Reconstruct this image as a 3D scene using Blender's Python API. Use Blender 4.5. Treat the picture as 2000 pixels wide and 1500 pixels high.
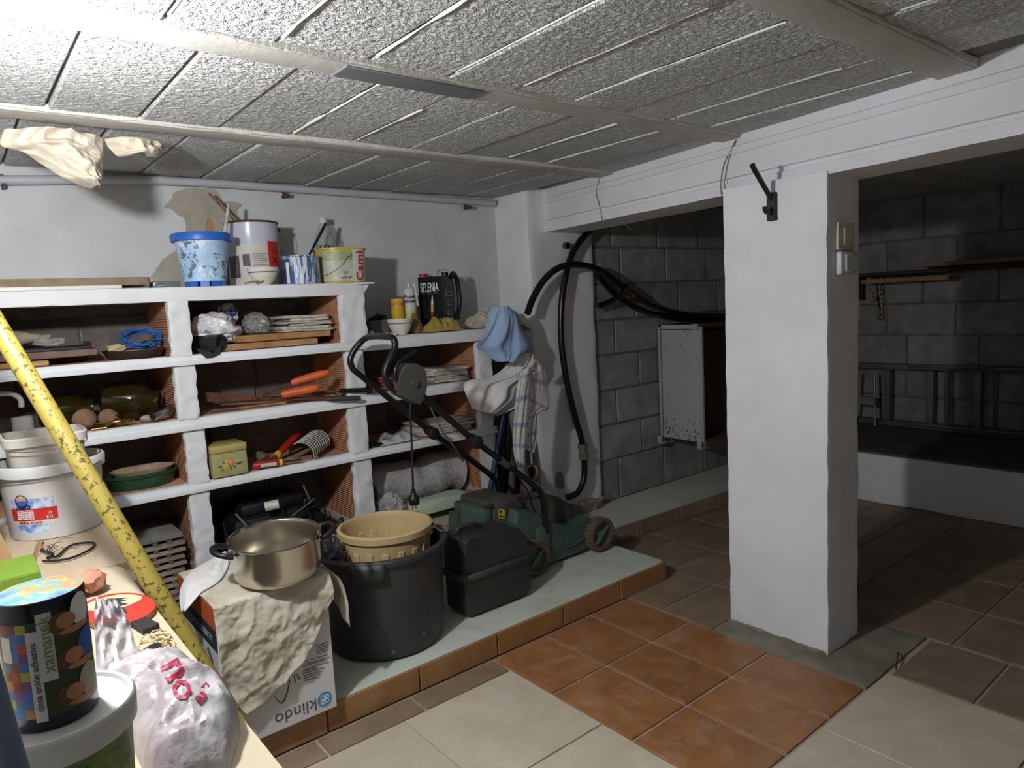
import bpy, bmesh, math, random
from mathutils import Vector, Matrix, noise, Quaternion, Euler
for o in list(bpy.data.objects): bpy.data.objects.remove(o)
random.seed(7)
scene = bpy.context.scene
COL = scene.collection
V = Vector
# ---------------------------------------------------------------- camera
YAW, PITCH, ROLL, FPX, CAMH = math.radians(38.95), math.radians(6.54), math.radians(-3.085), 1370.0, 1.27
def _rot():
    cy, sy, cp, sp = math.cos(YAW), math.sin(YAW), math.cos(PITCH), math.sin(PITCH)
    f = V((sy*cp, cy*cp, -sp)); r = V((cy, -sy, 0)); u = r.cross(f)
    cr, sr = math.cos(ROLL), math.sin(ROLL)
    return cr*r + sr*u, -sr*r + cr*u, f
CR, CU, CF = _rot()
CAM = V((0, 0, CAMH))
def ray(x, y): return CF + CR*((x-1000)/FPX) - CU*((y-750)/FPX)
def at(x, y, ax, v):
    """world point seen at photo position (x, y) that lies on the plane ax = v"""
    d = ray(x, y); i = 'xyz'.index(ax)
    return CAM + d*((v-CAM[i])/d[i])
def depth(p): return (V(p)-CAM).dot(CF)
def mpp(p): return depth(p)/FPX          # metres per photo pixel at p
cam = bpy.data.cameras.new('camera'); camo = bpy.data.objects.new('camera', cam); COL.objects.link(camo)
cam.sensor_width = 36; cam.sensor_fit = 'HORIZONTAL'; cam.lens = FPX/2000*36; cam.clip_start = .02
m = Matrix.Identity(4)
for i in range(3): m[i][0], m[i][1], m[i][2], m[i][3] = CR[i], CU[i], -CF[i], CAM[i]
camo.matrix_world = m
scene.camera = camo
# ---------------------------------------------------------------- world, exposure
w = bpy.data.worlds.new('world'); scene.world = w; w.use_nodes = True
w.node_tree.nodes['Background'].inputs[0].default_value = (.5, .55, .6, 1)
w.node_tree.nodes['Background'].inputs[1].default_value = 0.0
scene.view_settings.view_transform = 'Standard'
scene.view_settings.look = 'None'
scene.view_settings.exposure = 0.95
scene.view_settings.gamma = 1.0
scene.view_settings.use_curve_mapping = False
LAMP = V((0.0, 1.38, 1.64))
LAMP_STRENGTH = 620.0
# ---------------------------------------------------------------- mesh builder
class M:
    def __init__(s): s.v = []; s.f = []; s.uv = {}
    def add(s, vs, fs, uv=None):
        n = len(s.v); s.v += [V(p) for p in vs]; s.f += [tuple(i+n for i in q) for q in fs]
        if uv:
            for i, t in enumerate(uv): s.uv[n+i] = t
        return s
    def box(s, x0, x1, y0, y1, z0, z1, bev=0, mat=None):
        bm = bmesh.new()
        r = bmesh.ops.create_cube(bm, size=1)
        for q in bm.verts: q.co = V(((q.co.x+.5)*(x1-x0)+x0, (q.co.y+.5)*(y1-y0)+y0, (q.co.z+.5)*(z1-z0)+z0))
        if bev: bmesh.ops.bevel(bm, geom=bm.edges[:], offset=bev, segments=2 if bev > .004 else 1, affect='EDGES', profile=.5)
        if mat is not None: bmesh.ops.transform(bm, matrix=mat, verts=bm.verts[:])
        bm.verts.index_update()
        s.add([q.co.copy() for q in bm.verts], [[q.index for q in f.verts] for f in bm.faces]); bm.free(); return s
    def cbox(s, c, d, rot=(0, 0, 0), bev=0):
        mt = Matrix.Translation(V(c)) @ Euler(rot).to_matrix().to_4x4()
        return s.box(-d[0]/2, d[0]/2, -d[1]/2, d[1]/2, -d[2]/2, d[2]/2, bev, mt)
    def lathe(s, prof, c=(0, 0, 0), seg=32, mat=None, a0=0, a1=2*math.pi, sx=1, sy=1, sq=0):
        full = abs(a1-a0-2*math.pi) < 1e-6
        n = seg if full else seg+1; vs = []; uv = []
        mt = mat if mat is not None else Matrix.Translation(V(c))
        for j, (r, z) in enumerate(prof):
            for i in range(n):
                a = a0+(a1-a0)*i/seg; ca, sa = math.cos(a), math.sin(a)
                k = 1.0
                if sq: k = 1/((abs(ca)**sq+abs(sa)**sq)**(1/sq))
                vs.append(mt @ V((r*ca*k*sx, r*sa*k*sy, z))); uv.append((i/seg, j/(max(1, len(prof)-1))))
        fs = []
        for j in range(len(prof)-1):
            for i in range(seg):
                i2 = (i+1) % n if full else i+1
                fs.append((j*n+i, j*n+i2, (j+1)*n+i2, (j+1)*n+i))
        if full and len(prof) > 2 and tuple(prof[0]) != tuple(prof[-1]):
            if prof[0][0] > 1e-6 : fs.append(tuple(range(n))[::-1])
            if prof[-1][0] > 1e-6: fs.append(tuple((len(prof)-1)*n+i for i in range(n)))
        return s.add(vs, fs, uv)
    def tube(s, pts, r, seg=10, closed=False, caps=True, flat=1.0):
        pts = [V(p) for p in pts]; n = len(pts); rs = r if isinstance(r, (list, tuple)) else [r]*n
        tang = []
        for i in range(n):
            a = pts[(i-1) % n] if (closed or i > 0) else pts[i]; b = pts[(i+1) % n] if (closed or i < n-1) else pts[i]
            t = (b-a); tang.append(t.normalized() if t.length > 1e-9 else V((0, 0, 1)))
        up = V((0, 0, 1)) if abs(tang[0].z) < .9 else V((1, 0, 0))
        nrm = (up - tang[0]*up.dot(tang[0])).normalized(); vs = []
        for i in range(n):
            if i:
                q = tang[i-1].rotation_difference(tang[i]); nrm = q @ nrm
                nrm = (nrm - tang[i]*nrm.dot(tang[i])).normalized()
            b = tang[i].cross(nrm)
            for k in range(seg):
                a = 2*math.pi*k/seg
                vs.append(pts[i] + (nrm*math.cos(a)*flat + b*math.sin(a))*rs[i])
        fs = []
        for i in range(n if closed else n-1):
            j = (i+1) % n
            for k in range(seg): fs.append((i*seg+k, i*seg+(k+1) % seg, j*seg+(k+1) % seg, j*seg+k))
        if caps and not closed:
            fs.append(tuple(range(seg))[::-1]); fs.append(tuple((n-1)*seg+k for k in range(seg)))
        return s.add(vs, fs)
    def grid(s, f, nu, nv):
        vs = []; uv = []
        for j in range(nv+1):
            for i in range(nu+1): vs.append(f(i/nu, j/nv)); uv.append((i/nu, j/nv))
        return s.add(vs, [(j*(nu+1)+i, j*(nu+1)+i+1, (j+1)*(nu+1)+i+1, (j+1)*(nu+1)+i) for j in range(nv) for i in range(nu)], uv)
    def ball(s, c, rad, sub=3, fn=None, rot=None):
        bm = bmesh.new(); bmesh.ops.create_icosphere(bm, subdivisions=sub, radius=1)
        rm = Euler(rot).to_matrix() if rot else Matrix.Identity(3)
        for q in bm.verts:
            d = q.co.normalized(); k = fn(d) if fn else 1
            q.co = V(c) + rm @ V((d.x*rad[0]*k, d.y*rad[1]*k, d.z*rad[2]*k))
        bm.verts.index_update()
        s.add([q.co.copy() for q in bm.verts], [[q.index for q in f.verts] for f in bm.faces]); bm.free(); return s
    def prism(s, poly, d, mat=None):
        """poly: 2-D outline in xz, extruded along +y by d, then transformed"""
        n = len(poly); mt = mat if mat is not None else Matrix.Identity(4)
        vs = [mt @ V((p[0], 0, p[1])) for p in poly]+[mt @ V((p[0], d, p[1])) for p in poly]
        return s.add(vs, [tuple(range(n)), tuple(range(2*n-1, n-1, -1))]+[(i, i+n, (i+1) % n+n, (i+1) % n) for i in range(n)])
    def plate(s, pts, n):
        """flat outline pts (3-D) with thickness vector n"""
        k = len(pts); n = V(n)
        return s.add([V(p) for p in pts]+[V(p)+n for p in pts], [tuple(range(k)), tuple(range(2*k-1, k-1, -1))]+[(i, i+k, (i+1) % k+k, (i+1) % k) for i in range(k)])
    def jitter(s, amp, sc, off=0):
        for i, p in enumerate(s.v): s.v[i] = p + noise.noise_vector(p*sc+V((off, off*1.7, off*.3)))*amp
        return s
    def shift(s, mt):
        s.v = [mt @ p for p in s.v]; return s
def spline(pts, n=8, closed=False):
    pts = [V(p) for p in pts]; out = []; k = len(pts)
    for i in range(k if closed else k-1):
        p0 = pts[(i-1) % k] if (closed or i > 0) else pts[i]; p1 = pts[i]; p2 = pts[(i+1) % k]
        p3 = pts[(i+2) % k] if (closed or i+2 < k) else p2
        for j in range(n):
            t = j/n
            out.append(.5*((2*p1)+(p2-p0)*t+(2*p0-5*p1+4*p2-p3)*t*t+(3*p1-p0-3*p2+p3)*t**3))
    if not closed: out.append(pts[-1])
    return out
def mesh_of(mb, name, mat, ang=40):
    me = bpy.data.meshes.new(name)
    me.from_pydata([tuple(p) for p in mb.v], [], [list(q) for q in mb.f]); me.validate()
    if mb.uv:
        uvl = me.uv_layers.new(name='uv')
        for lp in me.loops: uvl.data[lp.index].uv = mb.uv.get(lp.vertex_index, (0, 0))
    if ang:
        me.polygons.foreach_set('use_smooth', [True]*len(me.polygons)); me.set_sharp_from_angle(angle=math.radians(ang))
    bm = bmesh.new(); bm.from_mesh(me); bmesh.ops.recalc_face_normals(bm, faces=bm.faces[:]); bm.to_mesh(me); bm.free()
    for q in (mat if isinstance(mat, list) else [mat]): me.materials.append(q)
    return me
def wloc(o):
    p = V((0, 0, 0))
    while o: p = p+o.location; o = o.parent
    return p
def build(name, mb, mat, parent=None, label=None, cat=None, group=None, kind=None, ang=40, solid=0, sub=0, bevel=0):
    """link the builder's (world) geometry as ONE mesh object whose origin is at its base"""
    lo = V([min(p[i] for p in mb.v) for i in range(3)]); hi = V([max(p[i] for p in mb.v) for i in range(3)])
    org = V(((lo.x+hi.x)/2, (lo.y+hi.y)/2, lo.z))
    mb.v = [p-org for p in mb.v]
    o = bpy.data.objects.new(name, mesh_of(mb, name, mat, ang)); COL.objects.link(o)
    o.location = org-wloc(parent) if parent else org
    if parent: o.parent = parent
    if solid:
        q = o.modifiers.new('thickness', 'SOLIDIFY'); q.thickness = solid; q.offset = 0
    if sub:
        q = o.modifiers.new('smooth', 'SUBSURF'); q.levels = sub; q.render_levels = sub
    tag(o, label, cat, group, kind); return o
def tag(o, label=None, cat=None, group=None, kind=None):
    if label: o['label'] = label
    if cat:
        o['category'] = cat
        kind = kind or 'thing'
    if group: o['group'] = group
    if kind: o['kind'] = kind
    return o
def thing(name, loc, label, cat, group=None, kind=None):
    o = bpy.data.objects.new(name, None); o.empty_display_size = .05; COL.objects.link(o); o.location = V(loc)
    return tag(o, label, cat, group, kind)
def text_mb(s, size, fn, extrude=0.0006, align='CENTER', res=3, bold=0.0, shear=0, fine=0):
    """lettering as thin raised geometry; fn maps flat (x, y, z) to the surface"""
    cu = bpy.data.curves.new('lettering', 'FONT'); cu.body = s; cu.size = size; cu.align_x = align; cu.align_y = 'CENTER'
    cu.extrude = extrude; cu.resolution_u = res; cu.offset = bold; cu.shear = shear
    o = bpy.data.objects.new('lettering', cu); me = bpy.data.meshes.new_from_object(o)
    if fine:
        bm = bmesh.new(); bm.from_mesh(me); bmesh.ops.triangulate(bm, faces=bm.faces[:])
        for _ in range(fine): bmesh.ops.subdivide_edges(bm, edges=[e for e in bm.edges if e.calc_length() > size*.06], cuts=1, use_grid_fill=True)
        bmesh.ops.triangulate(bm, faces=bm.faces[:]); bm.to_mesh(me); bm.free()
    mb = M(); mb.add([fn(p.co.x, p.co.y, p.co.z) for p in me.vertices], [list(f.vertices) for f in me.polygons])
    bpy.data.objects.remove(o); bpy.data.curves.remove(cu); bpy.data.meshes.remove(me)
    return mb
def plane_fn(o, ex, ey, ez=None):
    o, ex, ey = V(o), V(ex).normalized(), V(ey).normalized(); ez = V(ez) if ez else ex.cross(ey)
    return lambda x, y, z: o+ex*x+ey*y+ez*z
def cyl_fn(c, r, a, z, rot=0, squash=1.0):
    """wrap flat text on an upright cylinder (centre c, radius r) facing azimuth a, at height z"""
    cr, sr = math.cos(rot), math.sin(rot)
    def f(x, y, q):
        u, v = x*cr-y*sr, x*sr+y*cr
        t = a+u*squash/r
        return V(c)+V(((r+q+.0006)*math.cos(t), (r+q+.0006)*math.sin(t), z+v))
    return f
def cyl_patch(c, r, a0, a1, z0, z1, r1=None, th=.0006, seg=10):
    """thin curved label on an upright cylinder or cone"""
    r1 = r if r1 is None else r1; mb = M()
    for k, t in ((0, 0), (1, th)): pass
    def f(u, v):
        a = a0+(a1-a0)*u; rr = r+(r1-r)*v+th
        return V(c)+V((rr*math.cos(a), rr*math.sin(a), z0+(z1-z0)*v))
    return mb.grid(f, max(seg, int(abs(a1-a0)/.05)), 1)
# ---------------------------------------------------------------- materials
def lin(c):
    return tuple(((x/12.92) if x <= .04045 else ((x+.055)/1.055)**2.4) for x in c)
def hexc(h): return lin(tuple(int(h[i:i+2], 16)/255 for i in (0, 2, 4)))
class NT:
    def __init__(s, name):
        s.m = bpy.data.materials.new(name); s.m.use_nodes = True; s.t = s.m.node_tree; s.b = s.t.nodes['Principled BSDF']
    def n(s, typ, ins=None, **kw):
        q = s.t.nodes.new(typ)
        for k, v in kw.items(): setattr(q, k, v)
        for k, v in (ins or {}).items():
            if hasattr(v, 'is_output'): s.t.links.new(v, q.inputs[k])
            else: q.inputs[k].default_value = v
        return q
    def set(s, k, v):
        if hasattr(v, 'is_output'): s.t.links.new(v, s.b.inputs[k])
        else: s.b.inputs[k].default_value = v
    def co(s, kind='Object'): return s.n('ShaderNodeTexCoord').outputs[kind]
    def noise(s, scale, detail=4, rough=.55, vec=None, dist=0):
        return s.n('ShaderNodeTexNoise', {'Vector': vec or s.co(), 'Scale': scale, 'Detail': detail, 'Roughness': rough, 'Distortion': dist}).outputs['Fac']
    def ramp(s, fac, stops):
        q = s.n('ShaderNodeValToRGB', {'Fac': fac}); e = q.color_ramp.elements
        while len(e) < len(stops): e.new(.5)
        for i, (p, c) in enumerate(stops):
            e[i].position = p; e[i].color = (*(c if isinstance(c, tuple) else (c, c, c)), 1)
        return q.outputs['Color']
    def mix(s, fac, a, b, mode='MIX'):
        q = s.n('ShaderNodeMix', data_type='RGBA', blend_type=mode)
        for k, v in ((0, fac), (6, a), (7, b)):
            if hasattr(v, 'is_output'): s.t.links.new(v, q.inputs[k])
            else: q.inputs[k].default_value = v if k == 0 else (*v, 1)
        return q.outputs[2]
    def math(s, op, a, b=0.0, c=0.0):
        q = s.n('ShaderNodeMath', operation=op)
        for i, v in enumerate((a, b, c)):
            if hasattr(v, 'is_output'): s.t.links.new(v, q.inputs[i])
            else: q.inputs[i].default_value = v
        return q.outputs[0]
    def bump(s, h, dist=.005, strength=1.0, nrm=None):
        ins = {'Height': h, 'Distance': dist, 'Strength': strength}
        if nrm: ins['Normal'] = nrm
        q = s.n('ShaderNodeBump', ins); return q.outputs['Normal']
    def rnd(s): return s.n('ShaderNodeObjectInfo').outputs['Random']
_mats = {}
def mat(name, c, rough=.6, var=.12, scale=12, bump=0, bscale=60, metal=0, c2=None, spot=.5, rvar=0, spec=None, trans=0, alpha=1, coat=0, aniso=None):
    """general procedural material: base colour with noise towards c2 and a fine relief"""
    if name in _mats: return _mats[name]
    k = NT(name); c = hexc(c) if isinstance(c, str) else c
    c2 = tuple(x*(1-var*2) for x in c) if c2 is None else (hexc(c2) if isinstance(c2, str) else c2)
    n1 = k.noise(scale, 5)
    col = k.ramp(n1, [(max(0, spot-.18), c2), (min(1, spot+.18), c)])
    if rvar:
        r = k.rnd(); f = k.math('MULTIPLY_ADD', r, 2*rvar, 1-rvar)
        cc = k.n('ShaderNodeCombineColor', {'Red': f, 'Green': f, 'Blue': f}).outputs[0]
        col = k.mix(1.0, col, cc, 'MULTIPLY')
    k.set('Base Color', col); k.set('Roughness', rough); k.set('Metallic', metal)
    if spec is not None: k.set('Specular IOR Level', spec)
    if trans: k.set('Transmission Weight', trans)
    if alpha < 1: k.set('Alpha', alpha)
    if coat: k.set('Coat Weight', coat)
    if bump: k.set('Normal', k.bump(k.noise(bscale, 5, .6), bump))
    _mats[name] = k.m; return k.m
def rbox(x0, x1, y0, y1, z0, z1, step=.04, amp=.003, sc=18, bev=.006, off=0):
    """box with softly uneven, hand-plastered faces and edges"""
    mb = M(); bm = bmesh.new(); bmesh.ops.create_cube(bm, size=1)
    for q in bm.verts: q.co = V(((q.co.x+.5)*(x1-x0)+x0, (q.co.y+.5)*(y1-y0)+y0, (q.co.z+.5)*(z1-z0)+z0))
    if bev: bmesh.ops.bevel(bm, geom=bm.edges[:], offset=bev, segments=2, affect='EDGES', profile=.6)
    for ax in range(3):
        n = (x1-x0, y1-y0, z1-z0)[ax]; k = int(min(60, n/step))
        lo = (x0, y0, z0)[ax]
        for i in range(1, k):
            no = V((0, 0, 0)); no[ax] = 1; co = V((0, 0, 0)); co[ax] = lo+n*i/k
            bmesh.ops.bisect_plane(bm, geom=bm.verts[:]+bm.edges[:]+bm.faces[:], plane_co=co, plane_no=no)
    bm.verts.index_update()
    mb.add([q.co.copy() for q in bm.verts], [[q.index for q in f.verts] for f in bm.faces]); bm.free()
    if amp: mb.jitter(amp, sc, off)
    return mb
def slab_mesh(dx, dy, dz, mt, bev=.003, amp=0, name='piece'):
    """centred piece mesh that alike pieces share"""
    mb = M().box(-dx/2, dx/2, -dy/2, dy/2, -dz/2, dz/2, bev)
    return mesh_of(mb, name, mt, 30)
def put(me, name, loc, parent, rot=(0, 0, 0), scale=(1, 1, 1)):
    o = bpy.data.objects.new(name, me); COL.objects.link(o); o.parent = parent
    o.location = V(loc)-wloc(parent); o.rotation_euler = rot; o.scale = scale; return o
# ---- surface materials
def m_plaster(name, c, c2, bump=.003, bs=35):
    k = NT(name); n = k.noise(2.2, 6, .6); k.set('Base Color', k.ramp(n, [(.35, hexc(c2)), (.62, hexc(c))])); k.set('Roughness', .85)
    k.set('Specular IOR Level', .25)
    h = k.math('ADD', k.noise(bs, 5, .6), k.math('MULTIPLY', k.noise(6, 3), 1.6))
    k.set('Normal', k.bump(h, bump)); return k.m
WHITE = m_plaster('white plaster', 'e9e9ee', 'dedee2', .0017, 45)
WALLW = m_plaster('white wall paint', 'd3d3d6', 'c2c1c0', .002, 25)
GIRD = m_plaster('girder paint', 'e4e4ea', 'd8d8db', .0012, 60)
SHELFW = m_plaster('shelf paint', 'e2e2e6', 'd2d1d1', .0016, 40)
MORTARP = mat('bare mortar patch', 'b3aa9d', .9, c2='a0978a', scale=14, bump=.002, bscale=80)
def m_pitted():
    k = NT('porous ceiling block'); co = k.co()
    r = k.rnd(); off = k.n('ShaderNodeVectorMath', {0: co, 1: k.n('ShaderNodeCombineXYZ', {'X': k.math('MULTIPLY', r, 37), 'Y': k.math('MULTIPLY', r, 91)}).outputs[0]}, operation='ADD').outputs[0]
    v = k.n('ShaderNodeTexVoronoi', {'Vector': off, 'Scale': 62, 'Randomness': 1.0}, feature='SMOOTH_F1').outputs['Distance']
    n = k.noise(95, 3, .6, off, .6); n2 = k.noise(40, 3, .6, off)
    h = k.math('ADD', k.math('MULTIPLY', k.ramp(v, [(.15, 1.0), (.75, 0.0)]), .55), k.math('ADD', k.math('MULTIPLY', k.ramp(n, [(.36, 0.0), (.56, 1.0)]), .9), k.math('MULTIPLY', n2, .5)))
    big = k.noise(3, 4, .6, off)
    base = k.mix(k.ramp(big, [(.35, 0.0), (.7, 1.0)]), hexc('cdccca'), hexc('dcdcdd'))
    f = k.math('MULTIPLY_ADD', r, .16, .92); cc = k.n('ShaderNodeCombineColor', {'Red': f, 'Green': f, 'Blue': f}).outputs[0]
    k.set('Base Color', k.mix(1.0, base, cc, 'MULTIPLY')); k.set('Roughness', .95); k.set('Specular IOR Level', .15)
    k.set('Normal', k.bump(h, .0075, 1.0)); return k.m
PIT = m_pitted()
JOIST = mat('joist concrete', 'bab7b2', .8, c2='a5a19a', scale=5, bump=.0012, bscale=50)
CRUMB = mat('mortar crumbs', 'cfcbc2', .95, var=.1, bump=.004, bscale=90)
FIN = mat('white mortar', 'e3e2de', .9, var=.05, bump=.002, bscale=70)
def m_block(name, c, c2):
    k = NT(name); co = k.co(); r = k.rnd()
    off = k.n('ShaderNodeVectorMath', {0: co, 1: k.n('ShaderNodeCombineXYZ', {'X': k.math('MULTIPLY', r, 53), 'Z': k.math('MULTIPLY', r, 17)}).outputs[0]}, operation='ADD').outputs[0]
    n = k.noise(9, 6, .65, off); col = k.ramp(n, [(.3, hexc(c2)), (.68, hexc(c))])
    f = k.math('MULTIPLY_ADD', r, .3, .85); cc = k.n('ShaderNodeCombineColor', {'Red': f, 'Green': f, 'Blue': f}).outputs[0]
    k.set('Base Color', k.mix(1.0, col, cc, 'MULTIPLY')); k.set('Roughness', .95); k.set('Specular IOR Level', .15)
    k.set('Normal', k.bump(k.noise(120, 4, .7, off), .004)); return k.m
BLOCK = m_block('concrete block', 'a8a6a4', '837f7b')
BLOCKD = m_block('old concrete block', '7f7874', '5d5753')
MORTAR = mat('block mortar', '8a847a', .95, c2='665f56', scale=20, bump=.004, bscale=70)
def m_tile(name, c, c2, dust, dustamt, rough=.38):
    k = NT(name); co = k.co(); r = k.rnd()
    off = k.n('ShaderNodeVectorMath', {0: co, 1: k.n('ShaderNodeCombineXYZ', {'X': k.math('MULTIPLY', r, 31), 'Y': k.math('MULTIPLY', r, 77)}).outputs[0]}, operation='ADD').outputs[0]
    n = k.noise(7, 7, .65, off, .4); col = k.ramp(n, [(.28, hexc(c2)), (.7, hexc(c))])
    d = k.ramp(k.noise(11, 6, .7, off, .8), [(.5, 0.0), (.78, dustamt)])
    col = k.mix(d, col, hexc(dust))
    f = k.math('MULTIPLY_ADD', r, .2, .9); cc = k.n('ShaderNodeCombineColor', {'Red': f, 'Green': f, 'Blue': f}).outputs[0]
    k.set('Base Color', k.mix(1.0, col, cc, 'MULTIPLY'))
    k.set('Roughness', k.math('MULTIPLY_ADD', d, .4, rough)); k.set('Normal', k.bump(k.noise(30, 4, .6, off), .0012)); return k.m
T_OR = m_tile('terracotta floor tile', 'a9774b', '8c5930', 'b5a08c', .6)
T_BR = m_tile('dusty brown floor tile', '998470', '7c6754', 'a99a89', .6, .55)
T_CR = m_tile('cream floor tile', 'd3c8b4', 'c1b39c', 'ddd6c8', .5, .42)
T_RI = m_tile('terracotta riser tile', 'a87c50', '8f6438', 'b8a387', .5, .42)
GROUT = mat('floor grout', 'bfb4a2', .9, c2='9f9482', scale=14, bump=.0015, bscale=60)
def m_plinth():
    k = NT('mint painted concrete'); n = k.noise(3.5, 7, .7, dist=.5); n2 = k.noise(1.8, 5, .6)
    col = k.ramp(n, [(.3, hexc('bdb6a6')), (.48, hexc('cbd0c4')), (.7, hexc('d0dbd0'))])
    col = k.mix(k.ramp(n2, [(.5, 0.0), (.75, .7)]), col, hexc('c0b9aa'))
    k.set('Base Color', col); k.set('Roughness', .7); k.set('Normal', k.bump(k.noise(45, 5, .65), .002)); return k.m
PLINTH = m_plinth()
CEMENT = mat('floor cement', '8f887c', .9, c2='736b5e', scale=9, bump=.003, bscale=45)
# ---------------------------------------------------------------- floor
floor = build('floor', M().box(-1.4, 5.2, -1.7, 3.3, -.06, -.006), GROUT, kind='structure', label='tiled basement floor with cement grout', ang=0)
def tiles(xs, ys, mt, skip=None, g=.005, name='tile'):
    cache = {}
    for i in range(len(xs)-1):
        for j in range(len(ys)-1):
            x0, x1, y0, y1 = xs[i]+g, xs[i+1]-g, ys[j]+g, ys[j+1]-g
            if skip and skip((x0+x1)/2, (y0+y1)/2): continue
            key = (round(x1-x0, 3), round(y1-y0, 3))
            if key not in cache: cache[key] = slab_mesh(x1-x0, y1-y0, .008, mt, .0015, name=name)
            put(cache[key], name, ((x0+x1)/2, (y0+y1)/2, -.004+random.uniform(-.0004, .0004)), floor)
tiles([1.415, 1.672, 1.913, 2.145], [.955, 1.29, 1.63, 1.948], T_OR)
tiles([.06, .4, .74, 1.07, 1.415], [1.842, 1.948], T_BR)
tiles([-1.4, -.73, -.3, .13, .555, .985, 1.415], [-1.7, -.74, -.31, .12, .545, .975, 1.405, 1.842], T_CR, g=.003)
tiles([1.415, 1.85, 2.285], [-1.7, -.77, -.34, .09, .52, .952], T_CR, g=.003)
tiles([2.145, 2.51, 2.855, 3.2, 3.545, 3.89, 4.14], [1.53, 1.775, 2.02, 2.26, 2.44], T_BR)
tiles([2.62, 2.96, 3.3, 3.64, 3.98, 4.14], [-1.7, -1.29, -1.05, -.81, -.57, -.33, -.09, .15, .39, .632, .874, 1.115, 1.32, 1.53], T_BR)
tiles([2.285, 2.615], [-1.7, -1.0, -.7, -.4, -.02, .22, .46, .7, .94], T_BR)
band = M().box(2.147, 2.62, .95, 1.528, -.02, -.002); band.jitter(.0015, 30)
build('cement_band', rbox(2.147, 2.618, .955, 1.527, -.02, .0035, .05, .003, 22, .004), CEMENT, floor)
# ---------------------------------------------------------------- plinth along the shelf wall
PZ = .085
mb = M(); poly = [(-1.4, 1.962), (2.395, 1.962), (2.412, 1.985), (2.412, 2.445), (3.3, 2.415), (5.2, 2.37), (5.2, 3.2), (-1.4, 3.2)]
n = len(poly); mb.add([(x, y, 0) for x, y in poly]+[(x, y, PZ-.006) for x, y in poly], [tuple(range(n))[::-1], tuple(range(n, 2*n))]+[(i, (i+1) % n, (i+1) % n+n, i+n) for i in range(n)])
plinth = build('plinth', mb, CEMENT, kind='structure', label='raised concrete plinth along the shelf wall with terracotta tile edge', ang=0)
# painted top sheet, finely divided so that it is not perfectly flat
def top_sheet(poly_in, step=.05):
    bm = bmesh.new(); vs = [bm.verts.new((x, y, PZ-.004)) for x, y in poly_in]; bm.faces.new(vs)
    for ax, lo, hi in ((0, -1.4, 5.2), (1, 1.9, 3.2)):
        k = int((hi-lo)/step)
        for i in range(1, k):
            no = V((0, 0, 0)); no[ax] = 1; co = V((0, 0, 0)); co[ax] = lo+(hi-lo)*i/k
            bmesh.ops.bisect_plane(bm, geom=bm.verts[:]+bm.edges[:]+bm.faces[:], plane_co=co, plane_no=no)
    for q in bm.verts: q.co.z += noise.noise(q.co*9)*.0012-.0032
    ex = bmesh.ops.extrude_face_region(bm, geom=bm.faces[:])
    for q in [e for e in ex['geom'] if isinstance(e, bmesh.types.BMVert)]: q.co.z += .006
    bm.verts.index_update(); r = M().add([q.co.copy() for q in bm.verts], [[q.index for q in f.verts] for f in bm.faces]); bm.free(); return r
build('plinth_top', top_sheet(poly), PLINTH, plinth)
me = slab_mesh(.324, .010, .083, T_RI, .002, name='riser_tile')
for i in range(9):
    put(me, 'riser_tile', (-.7+.33*i, 1.956+random.uniform(-.001, .001), .0425), plinth)
put(slab_mesh(.302, .010, .083, T_RI, .002, name='riser_tile'), 'riser_tile', (2.259, 1.956, .0425), plinth)
me2 = slab_mesh(.33, .010, .083, T_BR, .002, name='riser_tile')
for i in range(5): put(me2, 'riser_tile', (2.61+.337*i, 2.431-.0115*i, .0425), plinth, rot=(0, 0, -.034))
put(slab_mesh(.010, .42, .083, T_BR, .002, name='riser_tile'), 'riser_tile', (2.414, 2.2, .0425), plinth)
# ---------------------------------------------------------------- back wall (shelf wall) and its plaster
YW, YF = 3.015, 2.68
mb = M(); poly = [(-1.4, 1.365), (1.40, 1.365), (1.40, 1.12), (2.5, 1.12), (2.5, 1.86), (-1.4, 1.86)]
mb.prism(poly, .12, Matrix.Translation((0, YW, 0)))
wall_back = build('wall_back', mb, WALLW, kind='structure', label='white painted back wall above the shelves', ang=0)
px = [(321, 405), (326, 396), (337, 388), (340, 378), (352, 371), (377, 367), (418, 369), (430, 380), (436, 393), (460, 394), (473, 402), (465, 410), (466, 422), (476, 440), (490, 500), (480, 562), (302, 562), (306, 524), (316, 510), (335, 494), (358, 481), (362, 452), (361, 428), (348, 420), (334, 409)]
pts = spline([at(x, y, 'y', YW-.002) for x, y in px], 5, True)
pts = [p+V((noise.noise(p*60)*.006, 0, noise.noise(p*60+V((9, 0, 0)))*.006)) for p in pts]
build('plaster_patch', M().plate(pts, (0, .004, 0)), MORTARP, wall_back, ang=0)
lower = build('wall_back_lower', M().box(-1.4, 2.6, YW+.012, YW+.15, 0, 1.4), MORTAR, kind='structure', label='bare concrete block wall behind the shelf compartments', ang=0)
def courses(parent, axis, face, a0, a1, zs, joints, mt, depth_=.05, pitch=.415, g=.006):
    cache = {}
    for r in range(len(zs)-1):
        z0, z1 = zs[r]+g, zs[r+1]-g; x = joints[r]
        while x > a0: x -= pitch
        while x < a1:
            s, e = max(x+g, a0), min(x+pitch-g, a1); x += pitch
            if e-s < .03: continue
            key = (round(e-s, 3), round(z1-z0, 3)); h = (face+depth_/2+random.uniform(-.003, .004))
            if key not in cache:
                cache[key] = slab_mesh(e-s, depth_, z1-z0, mt, .004, name='block') if axis == 'y' else slab_mesh(depth_, e-s, z1-z0, mt, .004, name='block')
            put(cache[key], 'block', ((s+e)/2, h, (z0+z1)/2) if axis == 'y' else (h, (s+e)/2, (z0+z1)/2), parent)
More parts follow.
